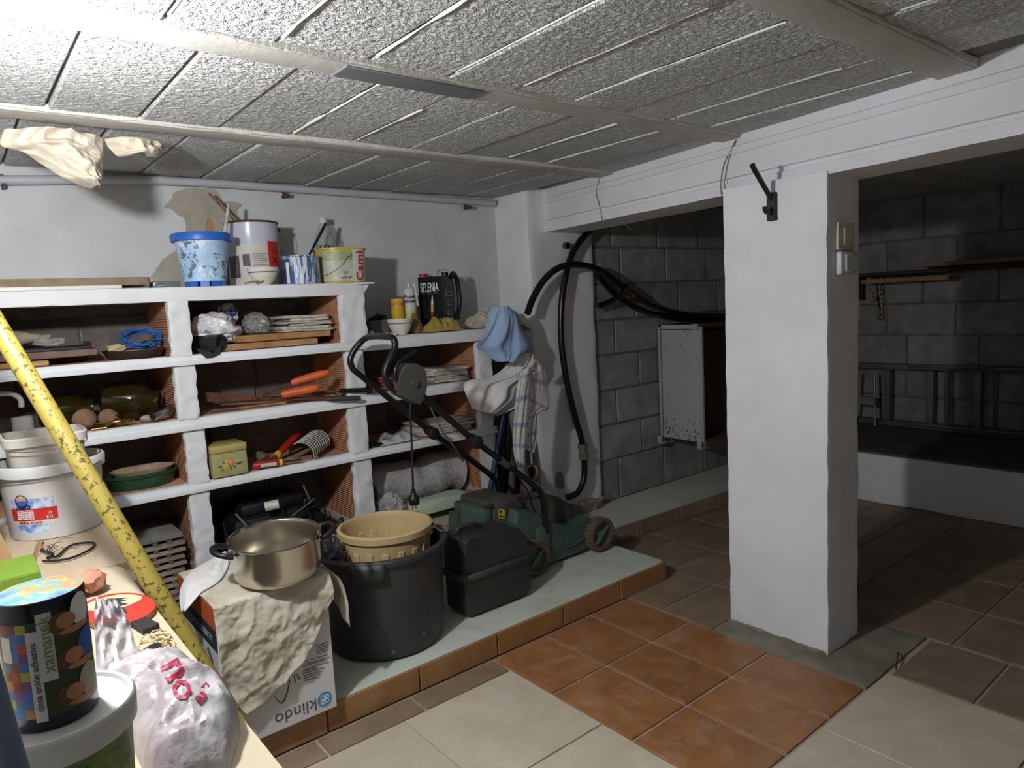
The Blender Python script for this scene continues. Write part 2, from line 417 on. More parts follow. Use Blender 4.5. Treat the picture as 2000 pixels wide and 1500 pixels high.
ZC = [.085, .33, .535, .74, .945, 1.145, 1.352, 1.558, 1.83]
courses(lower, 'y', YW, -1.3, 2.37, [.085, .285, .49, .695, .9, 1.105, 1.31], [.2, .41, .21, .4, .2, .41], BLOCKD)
wall_r = build('wall_back_right', M().box(2.5, 5.3, 2.79, 2.95, 0, 1.86), MORTAR, kind='structure', label='bare concrete block wall behind the pillar', ang=0)
courses(wall_r, 'y', 2.78, 2.84, 5.07, ZC, [3.03, 3.24, 3.03, 3.24, 3.03, 3.22, 3.10, 3.03], BLOCK)
wall_right = build('wall_right', M().box(5.08, 5.25, -1.7, 2.9, 0, 1.86), MORTAR, kind='structure', label='dark concrete block wall behind the ladder', ang=0)
courses(wall_right, 'x', 5.07, -1.6, 2.78, [.285, .495, .705, .916, 1.126, 1.336, 1.55, 1.83], [2.13, 2.0, 1.57, 2.13, 1.9, 2.13, 1.9], BLOCK, pitch=.428)
build('wall_left', M().box(-1.55, -1.4, -1.8, 3.2, 0, 1.9), WALLW, kind='structure', label='white painted side wall', ang=0)
build('wall_front', M().box(-1.55, 5.25, -1.85, -1.7, 0, 1.9), WALLW, kind='structure', label='white painted wall behind the viewer', ang=0)
# low ledge under the ladder
ledge = build('ledge', rbox(4.14, 5.07, -1.68, 2.40, 0, .285, .09, .006, 6, .012), WHITE, kind='structure', label='low white plastered ledge with dark top at the right')
build('ledge_top', rbox(4.15, 5.07, -1.68, 2.39, .283, .297, .12, .004, 8, .003), mat('dark ledge cement', '5f6056', .9, c2='4a4a42', scale=6, bump=.003, bscale=40), ledge)
# ---------------------------------------------------------------- corner column, pillar, girder
colm = build('corner_column', rbox(2.384, 2.85, 2.752, 3.05, .08, 1.86, .035, .006, 9, .018), WHITE, kind='structure', label='white plastered corner column at the end of the shelves')
def blob(pxs, ax, v, th, mt, parent, name):
    pts = spline([at(x, y, ax, v) for x, y in pxs], 4, True)
    pts = [p+noise.noise_vector(p*70)*.004 for p in pts]
    for p in pts: p['xyz'.index(ax)] = v
    n = V((0, 0, 0)); n['xyz'.index(ax)] = -th
    return build(name, M().plate(pts, n), mt, parent, ang=0)
CHIP = mat('chipped render', '9a9080', .95, c2='7d7263', scale=25, bump=.004, bscale=80)
blob([(1088, 925), (1097, 922), (1101, 935), (1103, 948), (1098, 955), (1088, 952), (1085, 938)], 'y', 2.7465, -.004, CHIP, colm, 'chipped_patch')
build('broken_render', rbox(2.45, 2.83, 2.727, 2.77, .08, .15, .012, .016, 26, .006), CHIP, colm)
pillar = build('pillar', rbox(2.256, 2.478, 1.133, 1.52, 0, 1.64, .025, .0032, 14, .005), WHITE, kind='structure', label='square white plastered pillar under the girder')
build('pillar_foot', rbox(2.249, 2.474, 1.136, 1.525, -.004, .011, .015, .006, 40, .002), CHIP, pillar)
# girder: skewed precast beam with two shallow grooves along its face
GX = lambda y: 2.105+.143*y
prof = [(0, 1.628), (0, 1.668), (.012, 1.671), (.012, 1.684), (0, 1.687), (0, 1.766), (-.006, 1.769), (-.006, 1.792), (0, 1.797), (0, 1.85), (.235, 1.85), (.235, 1.628)]
mb = M(); ys = [-1.7+i*(2.78+1.7)/44 for i in range(45)]
vs = [(GX(y)+u+noise.noise(V((y*5, z*20, 1)))*.0015, y, z+(noise.noise(V((y*6, 3, u)))*.003 if z < 1.63 else 0)) for y in ys for u, z in prof]; k = len(prof)
mb.add(vs, [(i*k+j, i*k+(j+1) % k, (i+1)*k+(j+1) % k, (i+1)*k+j) for i in range(44) for j in range(k)]+[tuple(range(k)), tuple(range(44*k+k-1, 44*k-1, -1))])
girder = build('girder', mb, GIRD, kind='structure', label='white painted concrete girder resting on the pillar', ang=25)
# ---------------------------------------------------------------- ceiling: joists, porous blocks, mortar fins
ZB, ZJ = 1.832, 1.820
ceiling = build('ceiling', M().box(-1.5, 5.25, -1.8, 3.2, 1.85, 1.92), mat('ceiling concrete', '77746f', .95, bump=.003), kind='structure', label='rib and block basement ceiling of porous concrete blocks', ang=0)
JY = [(2.195, 2.282), (1.482, 1.566), (.705, .802), (-.02, .075), (-.75, -.65), (-1.45, -1.36)]
for a, b in JY:
    mb = rbox(-1.4, 2.5, a, b, ZJ, 1.87, .08, .003, 12, .003)
    build('joist', mb, JOIST, ceiling)
    # rough squeezed-out mortar on the side that faces the lamp
    mb = rbox(-.9, GX(a)+.02, a-.007, a+.004, ZJ+.004, 1.845, .010, .006, 75, .001)
    build('mortar_edge', mb, CRUMB, ceiling)
build('grey_patch', M().box(.775, 1.165, 1.486, 1.562, ZJ-.0045, ZJ+.004, .001), mat('grey paint', '6f7074', .55, var=.05, scale=6), ceiling)
rows = [(2.285, 3.01, .0), (1.57, 2.192, .045), (.806, 1.478, .16), (.08, .70, .10), (-.645, -.025, .05), (-1.355, -.755, .12)]
cache = {}
for r, (y0, y1, ph) in enumerate(rows):
    key = round(y1-y0, 3); bm_x = .207
    cache[key] = slab_mesh(bm_x, y1-y0, .05, PIT, .004, name='ceiling_block')
    x = -1.05+ph; i = 0
    while x+bm_x < GX(y0)+.15:
        if r < 5:
            put(cache[key], 'ceiling_block', (x+.1035, (y0+y1)/2, ZB+.025+random.uniform(-.003, .003)), ceiling, rot=(random.uniform(-.004, .004), random.uniform(-.022, .022), random.uniform(-.004, .004)))
        # mortar squeezed through the joint
        rr = random.random()
        if (r == 1 and x > .85) or (r == 2 and x > .1) or (r > 2 and rr < .5) or rr < .12:
            ys_ = [y0+.02+(y1-y0-.06)*q/14 for q in range(15)]; wd = random.uniform(.003, .007)
            if random.random() < .25: ys_ = ys_[random.randint(0, 6):]
            pts = [V((x-.004+noise.noise(V((q*9, x*7, 0)))*.004, q, ZB+.001)) for q in ys_]
            rs = [max(.0012, wd*(.65+.8*noise.noise(V((q*16, x*3, 5))))) for q in ys_]
            build('mortar_fin', M().tube(pts, rs, 6, flat=.8), FIN, ceiling)
        x += .215; i += 1
# darker ceiling beyond the girder
for a, b in JY: build('joist', M().box(2.5, 5.1, a, b, ZJ-.03, 1.87, .003), JOIST, ceiling)
me_far = {}
for r, (y0, y1, ph) in enumerate(rows[1:4]):
    me_far = slab_mesh(.42, y1-y0, .05, PIT, .004, name='ceiling_block')
    for i in range(6): put(me_far, 'ceiling_block', (2.75+.43*i, (y0+y1)/2, ZB+.02+random.uniform(-.003, .003)), ceiling)
# ---------------------------------------------------------------- lamp (just outside the frame, upper left)
lamp = thing('bulb_lamp', (LAMP.x, LAMP.y, LAMP.z-.05), 'bare glowing bulb in a black holder under the ceiling', 'lamp')
k = NT('lamp glow'); k.set('Base Color', (1, 1, 1, 1)); k.set('Emission Color', (.95, .98, 1.0, 1)); k.set('Emission Strength', LAMP_STRENGTH)
build('bulb', M().ball(LAMP, (.036, .036, .04), 3), k.m, lamp)
build('holder', M().lathe([(.012, .035), (.02, .04), (.022, .07), (.012, .085), (.012, .13)], LAMP, 20), mat('black plastic', '17171a', .45, var=.2), lamp)
# ================================================================ masonry shelving
SZ = [(1.34, 1.39), (1.115, 1.148), (.88, .92), (.652, .682)]
DIV = [(-.05, .02), (.638, .708), (1.287, 1.368), (1.962, 2.042)]
def m_brick():
    k = NT('ribbed terracotta brick'); co = k.co()
    wv = k.n('ShaderNodeTexWave', {'Vector': co, 'Scale': 34.0, 'Distortion': .6, 'Detail': 1.0}, bands_direction='Z').outputs['Fac']
    n = k.noise(12, 4); col = k.ramp(n, [(.3, hexc('b47a56')), (.7, hexc('cc956d'))]); k.set('Base Color', col); k.set('Roughness', .9)
    k.set('Normal', k.bump(wv, .004)); return k.m
BRICK = m_brick()
CLAY = mat('clay board', 'c39a80', .85, c2='a97c62', scale=9, bump=.001, bscale=60)
shelving = thing('masonry_shelving', (.7, 2.85, PZ), 'white plastered masonry shelving with ribbed terracotta dividers', 'shelving')
for i, (z0, z1) in enumerate(SZ):
    x1 = 1.40 if i == 0 else 2.06
    if i == 1:
        segs = [(-.9, 1.375, z0, z1), (1.375, 2.19, 1.106, 1.156)]
    else: segs = [(-.9, x1, z0, z1)]
    for (xa, xb, za, zb) in segs:
        s = build('shelf', M().box(xa, xb, YF+.03, YW+.005, za+.004, zb), CLAY, shelving, ang=0)
        build('shelf_edge', rbox(xa, xb, YF, YF+.036, za, zb, .03, .0025, 22, .005, off=i), SHELFW, s)
        if i > 0:
            build('edge_step', rbox(xa, xb, YF-.016, YF+.02, za-.002, za+(zb-za)*.40, .05, .0012, 20, .0015, off=i+3), SHELFW, s)
        if i == 0 or (i == 1 and xa > 1):
            build('shelf_skin', rbox(xa, xb, YF+.006, YW, zb-.004, zb+.001, .12, .001, 20, .001), SHELFW, s)
build('shelf_lip', M().box(1.36, 1.446, YF-.01, YW-.01, 1.383, 1.3905, .001), SHELFW, shelving)
mb = M().prism([(1.392, 1.388), (1.43, 1.388), (1.4, 1.345), (1.392, 1.33)], .3, Matrix.Translation((0, YF+.004, 0)))
build('shelf_bracket', mb, SHELFW, shelving)
levels = [(1.148, 1.342), (.92, 1.117), (.682, .882)]
lev4 = [(PZ, .36), (.372, .654)]
for d, (xa, xb) in enumerate(DIV):
    for i, (z0, z1) in enumerate(levels + lev4):
        if d == 3 and i == 0: continue
        wob = random.uniform(-.006, .006)
        fx0, fx1 = xa+wob, xb+wob
        if d == 2 and i == 0: fx0, fx1 = xa+.0, xb+.03
        if i < 4 or True:
            dv = build('divider', M().box(fx0+.004, fx1-.004, YF+.02, YW, z0, z1), BRICK, shelving, ang=0)
        if i != 3:
            zz0 = z0 if i != 4 else PZ
            build('divider_face', rbox(fx0-.001, fx1+.001, YF-.004, YF+.03, zz0-.004, z1+.004, .012, .006, 34, .007, off=d*5+i), SHELFW, dv)
    build('mortar_band', rbox(xa+.001, xb-.001, YF+.03, YW-.01, .352, .382, .02, .008, 40, .003, off=d), mat('grey mortar', 'b0aeaa', .9, bump=.003), shelving)
# ================================================================ common object materials
BLK = mat('black plastic', '17171a', .45)
DKP = mat('dark grey plastic', '3b3b3d', .5, c2='303031', scale=6, bump=.0008, bscale=60)
WPL = mat('white plastic', 'cdcdcc', .38, var=.03, scale=5)
BONE = mat('bone white plastic', 'c9c4b9', .45, var=.05, scale=6)
STEEL = mat('polished steel', 'b9b4aa', .16, var=.05, metal=1)
CHROME = mat('worn chrome', 'aaa8a6', .25, var=.15, metal=1, scale=30)
BRASS = mat('brass', 'a98441', .35, c2='6d5426', metal=1, scale=60)
WOOD = mat('pale wood', 'b48a58', .7, c2='8f6638', scale=14, bump=.001, bscale=50)
DWOOD = mat('dark wood', '6b4f3f', .75, c2='493329', scale=12, bump=.001, bscale=60)
RUST = mat('rusty iron', '6b4128', .9, c2='43281a', scale=40, bump=.0012, bscale=90)
NEWS = mat('newsprint', 'c4bdb0', .9, c2='8c867d', scale=55, spot=.42, rvar=.12)
RED = mat('red plastic', 'b3231d', .45, var=.1)
YEL = mat('yellow plastic', 'd9b92a', .5, var=.08)
ORG = mat('orange rubber', 'd9642a', .5, var=.08, c2='b94d1c')
WHTP = mat('white print', 'e6e6e6', .6, var=.02)
BLKP = mat('black print', '1d1d20', .6, var=.02)
REDP = mat('red print', 'c0261f', .55, var=.04)
BLUP = mat('blue print', '2f5fae', .55, var=.06)
CARD = mat('cardboard', '9a7650', .85, c2='876543', scale=10)
PAPERW = mat('white carton', 'd6d4d6', .6, var=.02, scale=5)
CREAMST = mat('cream string', 'cdb98d', .9, var=.15, scale=80)
BLUC = mat('blue cable', '2a5fa6', .45, var=.08)
REDC = mat('red cable', '9c4340', .55, var=.1)
def m_clear(name, c, rough=.18, a=.35):
    k = NT(name); k.set('Base Color', (*hexc(c), 1)); k.set('Roughness', rough); k.set('Specular IOR Level', .8)
    k.set('Alpha', a); return k.m
CLEARB = m_clear('clear plastic film', 'c9c9c6', .2, .30)
BOTTLE = m_clear('clear bottle plastic', 'c4c7c4', .1, .42)
AMBER = NT('amber glass'); AMBER.set('Base Color', (*hexc('2c240b'), 1)); AMBER.set('Roughness', .08); AMBER.set('Alpha', .8); AMBER = AMBER.m
def m_bag(name, c, a=.9, rough=.3):
    k = NT(name); k.set('Base Color', (*hexc(c), 1)); k.set('Roughness', rough); k.set('Alpha', a); k.set('Subsurface Weight', .0); k.set('Specular IOR Level', .6)
    return k.m
WBAG = m_bag('white bag film', 'd9d8da', .96)
def cloth_mat(name, c, c2, scale=5, bump=.002, bs=25, spot=.42):
    k = NT(name); n = k.noise(scale, 6, .65, dist=.3); k.set('Base Color', k.ramp(n, [(spot-.16, hexc(c2)), (spot+.14, hexc(c))])); k.set('Roughness', .95); k.set('Specular IOR Level', .1)
    k.set('Sheen Weight', .1); h = k.math('ADD', k.noise(bs, 4, .6), k.math('MULTIPLY', k.noise(600, 2), .12)); k.set('Normal', k.bump(h, bump)); return k.m
C_RAG = cloth_mat('stained cream rag', 'cfc7b6', 'a8997b', 7, .008, 24)
C_CEIL = cloth_mat('old cream cloth', 'd5cab8', 'c2b49d', 5, .004, 25)
C_BLUE = cloth_mat('pale blue cotton', '9db3d6', '8fa5c8', 5, .003, 30)
C_WHITE = cloth_mat('white cotton', 'e6e2e1', 'dad5d1', 4, .003, 25)
C_BEIGE = cloth_mat('beige cotton', 'c9bfae', 'b1a692', 5, .003, 30)
C_MUST = cloth_mat('mustard cotton', 'a8934c', '8c7a38', 7, .004, 40)
def ridged(p, sc, off=0):
    return 1-abs(noise.noise(p*sc+V((off, off, off))))*2
def crumple(d, sc=1.6, amp=.22, off=0):
    p = V(d)
    return 1+amp*(ridged(p, sc, off)-.4)+amp*.45*(ridged(p, sc*2.3, off+5)-.4)+amp*.2*(ridged(p, sc*5, off+9)-.4)
def px_lathe(name, cx, cy_base, zbase, Y, prof_px, mt, parent=None, seg=32, **kw):
    """turned object: prof_px = [(radius px, height px above the base)], sized at its distance"""
    c = at(cx, cy_base, 'y', Y); c.z = zbase; s = mpp(c)
    mb = M().lathe([(r*s, h*s) for r, h in prof_px], c, seg)
    return build(name, mb, mt, parent, **kw), c, s
def wall_prof(outer, t):
    """hollow vessel profile from an outer profile list [(r,z)...] bottom to top"""
    inner = [(max(r-t, .001), z) for r, z in outer]
    inner = [(inner[0][0], inner[0][1]+t)]+inner[1:]
    return [(0.0001, outer[0][1])]+outer+inner[::-1]+[(0.0001, inner[0][1])]
AZ = lambda c: math.atan2(-c.y, -c.x)      # azimuth of the side that faces the viewer
# ================================================================ on the top shelf
ZT = 1.392
def ring(c, r, tr, seg=40, tilt=None):
    pts = [V((math.cos(2*math.pi*i/seg)*r, math.sin(2*math.pi*i/seg)*r, 0)) for i in range(seg)]
    if tilt: pts = [Euler(tilt).to_matrix() @ p for p in pts]
    return M().tube([V(c)+p for p in pts], tr, 8, closed=True)
a, b = at(-60, 560, 'y', 2.73).x, at(296, 560, 'y', 2.73).x
mb = M(); zz = ZT+.012
pts = [(a, 2.72), (b-.03, 2.72), (b-.008, 2.728), (b, 2.75), (b, 2.93), (a, 2.93)]
mb.plate([(x, y, zz) for x, y in pts], (0, 0, .027))
build('chipboard_panel', mb, mat('chipboard', '93806a', .8, c2='7b6954', scale=30, bump=.001), label='long brown chipboard panel lying flat on the top shelf', cat='board', bevel=0)
b = at(238, 560, 'y', 2.70).x
build('melamine_sheet', M().box(a, b, 2.695, 2.95, ZT, ZT+.0115, .001), mat('white melamine', 'd7d3cb', .45, var=.04), label='thin white panel under the brown chipboard on the top shelf', cat='board')
p = at(322, 556, 'y', 2.78); s = mpp(p)
t = thing('metal_clasp', (p.x, p.y, ZT), 'flat grey metal case with wire clasp beside the chipboard', 'case')
build('case_body', M().cbox((p.x, p.y, ZT+.012), (.095, .06, .024), (0, 0, .05), .006), mat('galvanised metal', '8f9090', .45, metal=.7), t)
build('wire_clasp', M().tube(spline([(p.x-.04, p.y-.032, ZT+.004), (p.x-.035, p.y-.034, ZT+.014), (p.x-.01, p.y-.034, ZT+.015), (p.x-.005, p.y-.034, ZT+.005)], 4), .0015, 6), CHROME, t)
p = at(372, 540, 'y', 2.9)
build('bent_wire', M().tube(spline([(p.x-.02, 2.95, ZT+.07), (p.x-.005, 2.94, ZT+.075), (p.x-.012, 2.93, ZT+.04), (p.x+.012, 2.9, ZT+.003)], 6), .0016, 6), mat('tan wire', '9c8d70', .7), label='thin bent tan wire standing left of the blue bucket', cat='wire')
# --- blue bucket
c = at(402, 555, 'y', 2.775); c.z = ZT; s = mpp(c)
t = thing('toy_bucket', c, 'light blue child bucket with bright blue rim holding brushes', 'bucket')
k = NT('bucket print'); n1 = k.noise(26, 5, .6, dist=1.2); n2 = k.noise(14, 4, .6, dist=.6)
col = k.ramp(n2, [(.3, hexc('8fb2d3')), (.6, hexc('adcbe4'))])
col = k.mix(k.ramp(n1, [(.56, 0.0), (.60, .9)]), col, hexc('52586c')); col = k.mix(k.ramp(k.noise(21, 4, .6, dist=1.0, vec=k.n('ShaderNodeVectorMath', {0: k.co(), 1: (3, 1, 2)}, operation='ADD').outputs[0]), [(.6, 0.0), (.64, .9)]), col, hexc('d7dee6'))
k.set('Base Color', col); k.set('Roughness', .45)
BLUB = mat('bright blue plastic', '2766c4', .4, var=.06)
build('bucket_body', M().lathe(wall_prof([(39*s, 10*s), (48.5*s, 92*s)], .003), c, 40), k.m, t)
build('rim', M().lathe([(48*s, 86*s), (55*s, 87*s), (56*s, 97*s), (54*s, 101*s), (48*s, 101*s), (47*s, 96*s), (48*s, 86*s)], c, 40), BLUB, t)
mb = M().lathe([(36*s, 9*s), (36.5*s, 12*s)], c, 40)
for i in range(10):
    a = 2*math.pi*i/10; mb.cbox((c.x+33*s*math.cos(a), c.y+33*s*math.sin(a), c.z+5.5*s), (.012, .03, 11*s), (0, 0, a))
build('base_feet', mb, BLUB, t)
bc = c
p0, p1 = c+V((.012, .01, .06)), at(407, 432, 'y', 2.78)
t = thing('paint_brush', c+V((.0, .01, .02)), 'wooden handled paint brush standing in the blue bucket', 'brush')
build('handle', M().prism([(-.012, -.02), (-.014, .0), (-.013, .045), (-.008, .068), (0, .073), (.008, .068), (.013, .045), (.014, 0), (.012, -.02)], .012, Matrix.Translation((p1.x, 2.77, p1.z-.065)) @ Matrix.Rotation(.04, 4, 'Y')), WOOD, t)
build('bristles', M().box(p1.x-.022, p1.x+.022, 2.768, 2.788, ZT+.03, p1.z-.08, .003), mat('dark bristle', '3b2f26', .9), t)
p0 = at(437, 470, 'y', 2.76); p1 = at(447, 398, 'y', 2.80)
mb = M().tube([p0+(p0-p1)*.9, p0, p0.lerp(p1, .35), p0.lerp(p1, .7), p1], [.007, .0085, .0075, .0065, .0055], 10); mb.jitter(.002, 120)
build('paint_stirrer', mb, mat('paint caked white', 'c9c3bb', .8, c2='9a928a', scale=60, bump=.001, bscale=120), label='white paint caked stick standing in the blue bucket', cat='stick')
# --- big white paint can with stick
c = at(501, 555, 'y', 2.885); c.z = ZT; s = mpp(c); hh = 121*s; R_ = 48*s
t = thing('paint_can', c, 'large open white paint can with red hazard label', 'can')
LAV = mat('lavender white enamel', 'c3c3d3', .25, var=.04, scale=5)
build('can_body', M().lathe(wall_prof([(R_, 0), (R_, 82*s), (R_*1.012, 84*s), (R_*1.012, hh)], .002), c, 44), LAV, t)
build('rim', ring(c+V((0, 0, hh)), R_*1.03, .004, 44), mat('tarnished gold', '8d7440', .4, c2='5b4a2b', metal=.8, scale=40), t)
a0 = AZ(c)
lab = build('paper_label', cyl_patch(c, R_, a0-1.3, a0+1.45, .004, 80*s, seg=20), mat('can label paper', 'cfc9c2', .6, c2='bdb6ae', scale=12), t)
azpx = lambda dx, r=48: a0+math.asin(max(-.98, min(.98, dx/r)))   # photo px offset from the can's middle
build('hazard_label', cyl_patch(c, R_+.0008, azpx(26), azpx(44), 31*s, 84*s, seg=6), REDP, lab)
build('dark_picture', cyl_patch(c, R_+.0008, azpx(-44), azpx(-26), 17*s, 58*s, seg=5), mat('dark print', '3a3236', .6, c2='6a5a60', scale=30), lab)
build('dark_picture', cyl_patch(c, R_+.0008, azpx(-20), azpx(-7), 38*s, 60*s, seg=4), mat('dark print', '3a3236', .6), lab)
build('text_lines', (lambda mb: [mb.add(q.v, q.f) for q in [cyl_patch(c, R_+.0008, azpx(-3), azpx(24 if i % 3 else 18), (30+i*4.2)*s, (31+i*4.2)*s, seg=6) for i in range(8)]] and mb)(M()), mat('grey print', '77757a', .6), lab)
build('symbol', text_mb('A', 13*s, cyl_fn(c, R_+.001, azpx(36), 66*s)), BLKP, lab)
build('symbol', text_mb('X', 15*s, cyl_fn(c, R_+.001, azpx(36), 48*s), bold=.0006), BLKP, lab)
q = at(549, 451, 'y', c.y-.0); ear = V((c.x+R_*math.cos(a0+1.5), c.y+R_*math.sin(a0+1.5), c.z+hh-.03))
build('handle_ear', M().tube([ear, ear+(ear-c).normalized()*.014], .008, 12), BLK, t)
build('handle_wire', M().tube(spline([ear+V((.008, 0, 0)), ear+V((.025, .01, -.04)), ear+V((.018, .03, -.08)), ear+V((-.02, .08, -.06))], 6), .0012, 6), CHROME, t)
p1 = at(408, 378, 'y', 2.93); p0 = at(463, 436, 'y', 2.90)
mb = M().tube([p0+(p0-p1)*1.0, p0, p0.lerp(p1, .3), p0.lerp(p1, .75), p1], [.004, .0045, .004, .005, .0035], 8); mb.jitter(.002, 60)
build('stirring_twig', mb, mat('twig', '8a6a48', .85, c2='66492e', scale=50), label='brown twig leaning out of the large paint can', cat='twig')
# --- bowls
def bowl(cx, top, bot, r, Y, z, label, group):
    c = at(cx, bot, 'y', Y); c.z = z; s = mpp(c); h = (bot-top)*s; r = r*s
    t = thing('bowl', c, label, 'bowl', group)
    out = [(r*.42, 0), (r*.46, h*.06), (r*.66, h*.25), (r*.86, h*.58), (r*.96, h*.85), (r, h)]
    build('bowl_body', M().lathe(wall_prof(out, .003), c, 40), mat('glazed china', 'd9d4c8', .22, var=.02, scale=4), t)
    build('blue_stripe', M().lathe([(r*.905, h*.70), (r*.935, h*.765)], c, 40), mat('blue glaze', '5c6690', .3, var=.05), t, ang=60)
bowl(516, 523, 556, 30, 2.725, ZT, 'white china bowl with blue stripe before the large paint can', 'striped bowls')
# twist of wire beside the bowl
p = at(505, 553, 'y', 2.69)
build('twine_knot', M().tube(spline([p+V((-.05, .01, .0)), p+V((-.02, 0, .006)), p+V((0, .004, .003)), p+V((.02, -.002, .008)), p+V((.012, .01, .012)), p+V((-.005, .012, .006))], 6), .003, 8), mat('twine', '8e7a58', .9), label='short knotted piece of twine at the foot of the front bowl', cat='twine')
# --- blue and white can
c = at(591, 553, 'y', 2.76); c.z = ZT; s = mpp(c)
t = thing('dripped_can', c, 'blue paint can covered in white paint drips', 'can')
k = NT('dripped paint'); mp = k.n('ShaderNodeMapping', {'Vector': k.co(), 'Scale': (1, 1, .12)}).outputs[0]
d = k.noise(120, 4, .6, mp, .3); col = k.mix(k.ramp(d, [(.47, 0.0), (.53, 1.0)]), hexc('3f5a8c'), hexc('c9ccd0')); k.set('Base Color', col); k.set('Roughness', .4)
build('can_body', M().lathe(wall_prof([(35*s, 0), (35*s, 51*s), (36.5*s, 52*s), (36.5*s, 54*s)], .002), c, 36), k.m, t)
a0 = AZ(c)
build('blue_side', cyl_patch(c, 35*s, a0-1.5, a0-.62, 1*s, 48*s, seg=8), mat('deep blue print', '3c4a86', .5, var=.1), t)
build('white_tab', cyl_patch(c, 35.3*s, a0-.9, a0-.68, 2*s, 42*s, seg=3), WHTP, t)
# --- yellow tub
c = at(667, 553, 'y', 2.78); c.z = ZT; s = mpp(c)
t = thing('paint_tub', c, 'yellow plastic paint tub with wire handle and red lettering', 'tub')
k = NT('tub print'); n = k.noise(9, 4); k.set('Base Color', k.ramp(n, [(.35, hexc('c2a83a')), (.65, hexc('d5c255'))])); k.set('Roughness', .4)
def tubp(r): return r
TR = 45*s
build('tub_body', M().lathe(wall_prof([(TR*.9, 0), (TR*.93, .004), (TR*1.0, 62*s), (TR*1.06, 63*s), (TR*1.06, 66*s)], .003), c, 44, sq=3), k.m, t)
def sqr(a, q=3): ca, sa = math.cos(a), math.sin(a); return 1/((abs(ca)**q+abs(sa)**q)**(1/q))
def sq_patch(r0, r1, a0, a1, z0, z1, th=.001, seg=14):
    def f(u, v):
        a = a0+(a1-a0)*u; rr = (r0+(r1-r0)*v)*sqr(a)+th; return c+V((rr*math.cos(a), rr*math.sin(a), z0+(z1-z0)*v))
    return M().grid(f, seg, 2)
a0 = AZ(c); rr = lambda f: TR*(.93+.07*f)
build('label', sq_patch(rr(0), rr(.65), a0-.85, a0+.55, 4*s, 42*s), mat('pale label', 'c9c9bd', .5, c2='b3b49b', scale=18), t)
build('label_picture', sq_patch(rr(.68), rr(.95), a0-.85, a0+.55, 42*s, 60*s), mat('label picture', '8c8e63', .5, c2='b7bda0', scale=30), t)
build('label_side', sq_patch(rr(0), rr(.9), a0+.56, a0+1.25, 2*s, 62*s), mat('label side white', 'd0cdc8', .5, var=.03), t)
def tubtext(x, y, q):
    a = a0+.90-y/TR*.8; z = 31*s+x; r_ = (TR*(.93+.07*z/(62*s)))*sqr(a)+.002+q
    return c+V((r_*math.cos(a), r_*math.sin(a), z))
build('brand_lettering', text_mb('Cami', 27*s, tubtext, bold=.001), REDP, t)
def tubtext2(x, y, q):
    a = a0+.25+x/TR*.9; z = 14*s+y; r_ = (TR*(.93+.07*z/(62*s)))*sqr(a)+.002+q
    return c+V((r_*math.cos(a), r_*math.sin(a), z))
build('volume_lettering', text_mb('2,5 L\n±30 m²', 8*s, tubtext2), BLKP, t)
def tp(a, z): r_ = (TR*(.93+.07*z/(62*s)))*sqr(a)+.003; return c+V((r_*math.cos(a), r_*math.sin(a), z))
build('handle_boss', M().tube([tp(a0+.38, 52*s), tp(a0+.38, 52*s)+(tp(a0+.38, 52*s)-c).normalized()*.005], .010, 14), mat('boss cream', 'b9b08a', .5), t)
build('handle_wire', M().tube(spline([tp(a0+.38, 52*s), tp(a0+.1, 34*s), tp(a0-.4, 18*s), tp(a0-1.0, 14*s)], 6), .0012, 6), CHROME, t)
# --- bottle behind the tub
c = at(641, 553, 'y', 2.945); c.z = ZT; s = mpp(c)
t = thing('clear_bottle', c, 'clear plastic bottle with white cap behind the yellow tub', 'bottle')
out = [(17*s, 0), (19.5*s, 3*s), (19.5*s, 88*s), (17*s, 96*s), (9*s, 113*s), (7*s, 116*s), (7*s, 121*s)]
build('bottle_body', M().lathe([(.0001, 0)]+out, c, 32), BOTTLE, t)
build('liquid', M().lathe([(.0001, .004), (18*s, .004), (18.8*s, 4*s), (18.8*s, 72*s), (.0001, 72*s)], c, 32), mat('brown solvent', '8f8a7e', .2, var=.03), t)
build('cap', M().lathe([(8.2*s, 120*s), (8.2*s, 129*s), (7.6*s, 130*s)], c, 24), WPL, t)
build('handwriting', text_mb('SSEN', 17*s, cyl_fn(c, 19.6*s, AZ(c), 70*s), bold=.0004), BLKP, t)
p1 = at(636, 437, 'y', 2.86); p0 = at(603, 500, 'y', 2.76)
mb = M().tube([p0+(p0-p1)*.5, p0, p0.lerp(p1, .25), p0.lerp(p1, .3), p1], [.004, .0045, .0045, .006, .0065], 10)
build('black_brush', mb, mat('black caked handle', '1c1b1a', .6, c2='4a4845', scale=70, spot=.35), label='black paint caked brush handle leaning out of the dripped can', cat='brush')
# ================================================================ on the lower right shelf top
Z2 = 1.158
c = at(737, 648, 'y', 2.86); c.z = Z2; s = mpp(c)
t = thing('grey_tray', c, 'small grey plastic tray with dark scraps next to the shelf end', 'tray')
build('tray_body', M().lathe(wall_prof([(21*s, 0), (26*s, 30*s)], .003), c, 4*8, sq=6, sx=1.0, sy=.8), mat('grey tray plastic', '6b6863', .6, var=.1), t)
build('dark_scrap', M().ball(c+V((.01, 0, 30*s)), (.035, .03, .022), 3, lambda d: crumple(d, 1.8, .5, 2)), BLK, t)
p = at(722, 643, 'y', 2.72); build('pumice_stone', M().ball((p.x, p.y, Z2+.014), (.02, .016, .015), 3, lambda d: crumple(d, 1.5, .2, 4)), mat('pumice', 'a4978c', .95, var=.15), label='small beige pumice stone before the grey tray', cat='stone')
bowl(783, 622, 653, 26, 2.735, Z2, 'white china bowl with blue stripe before the yellow spray can', 'striped bowls')
p = at(765, 652, 'y', 2.70)
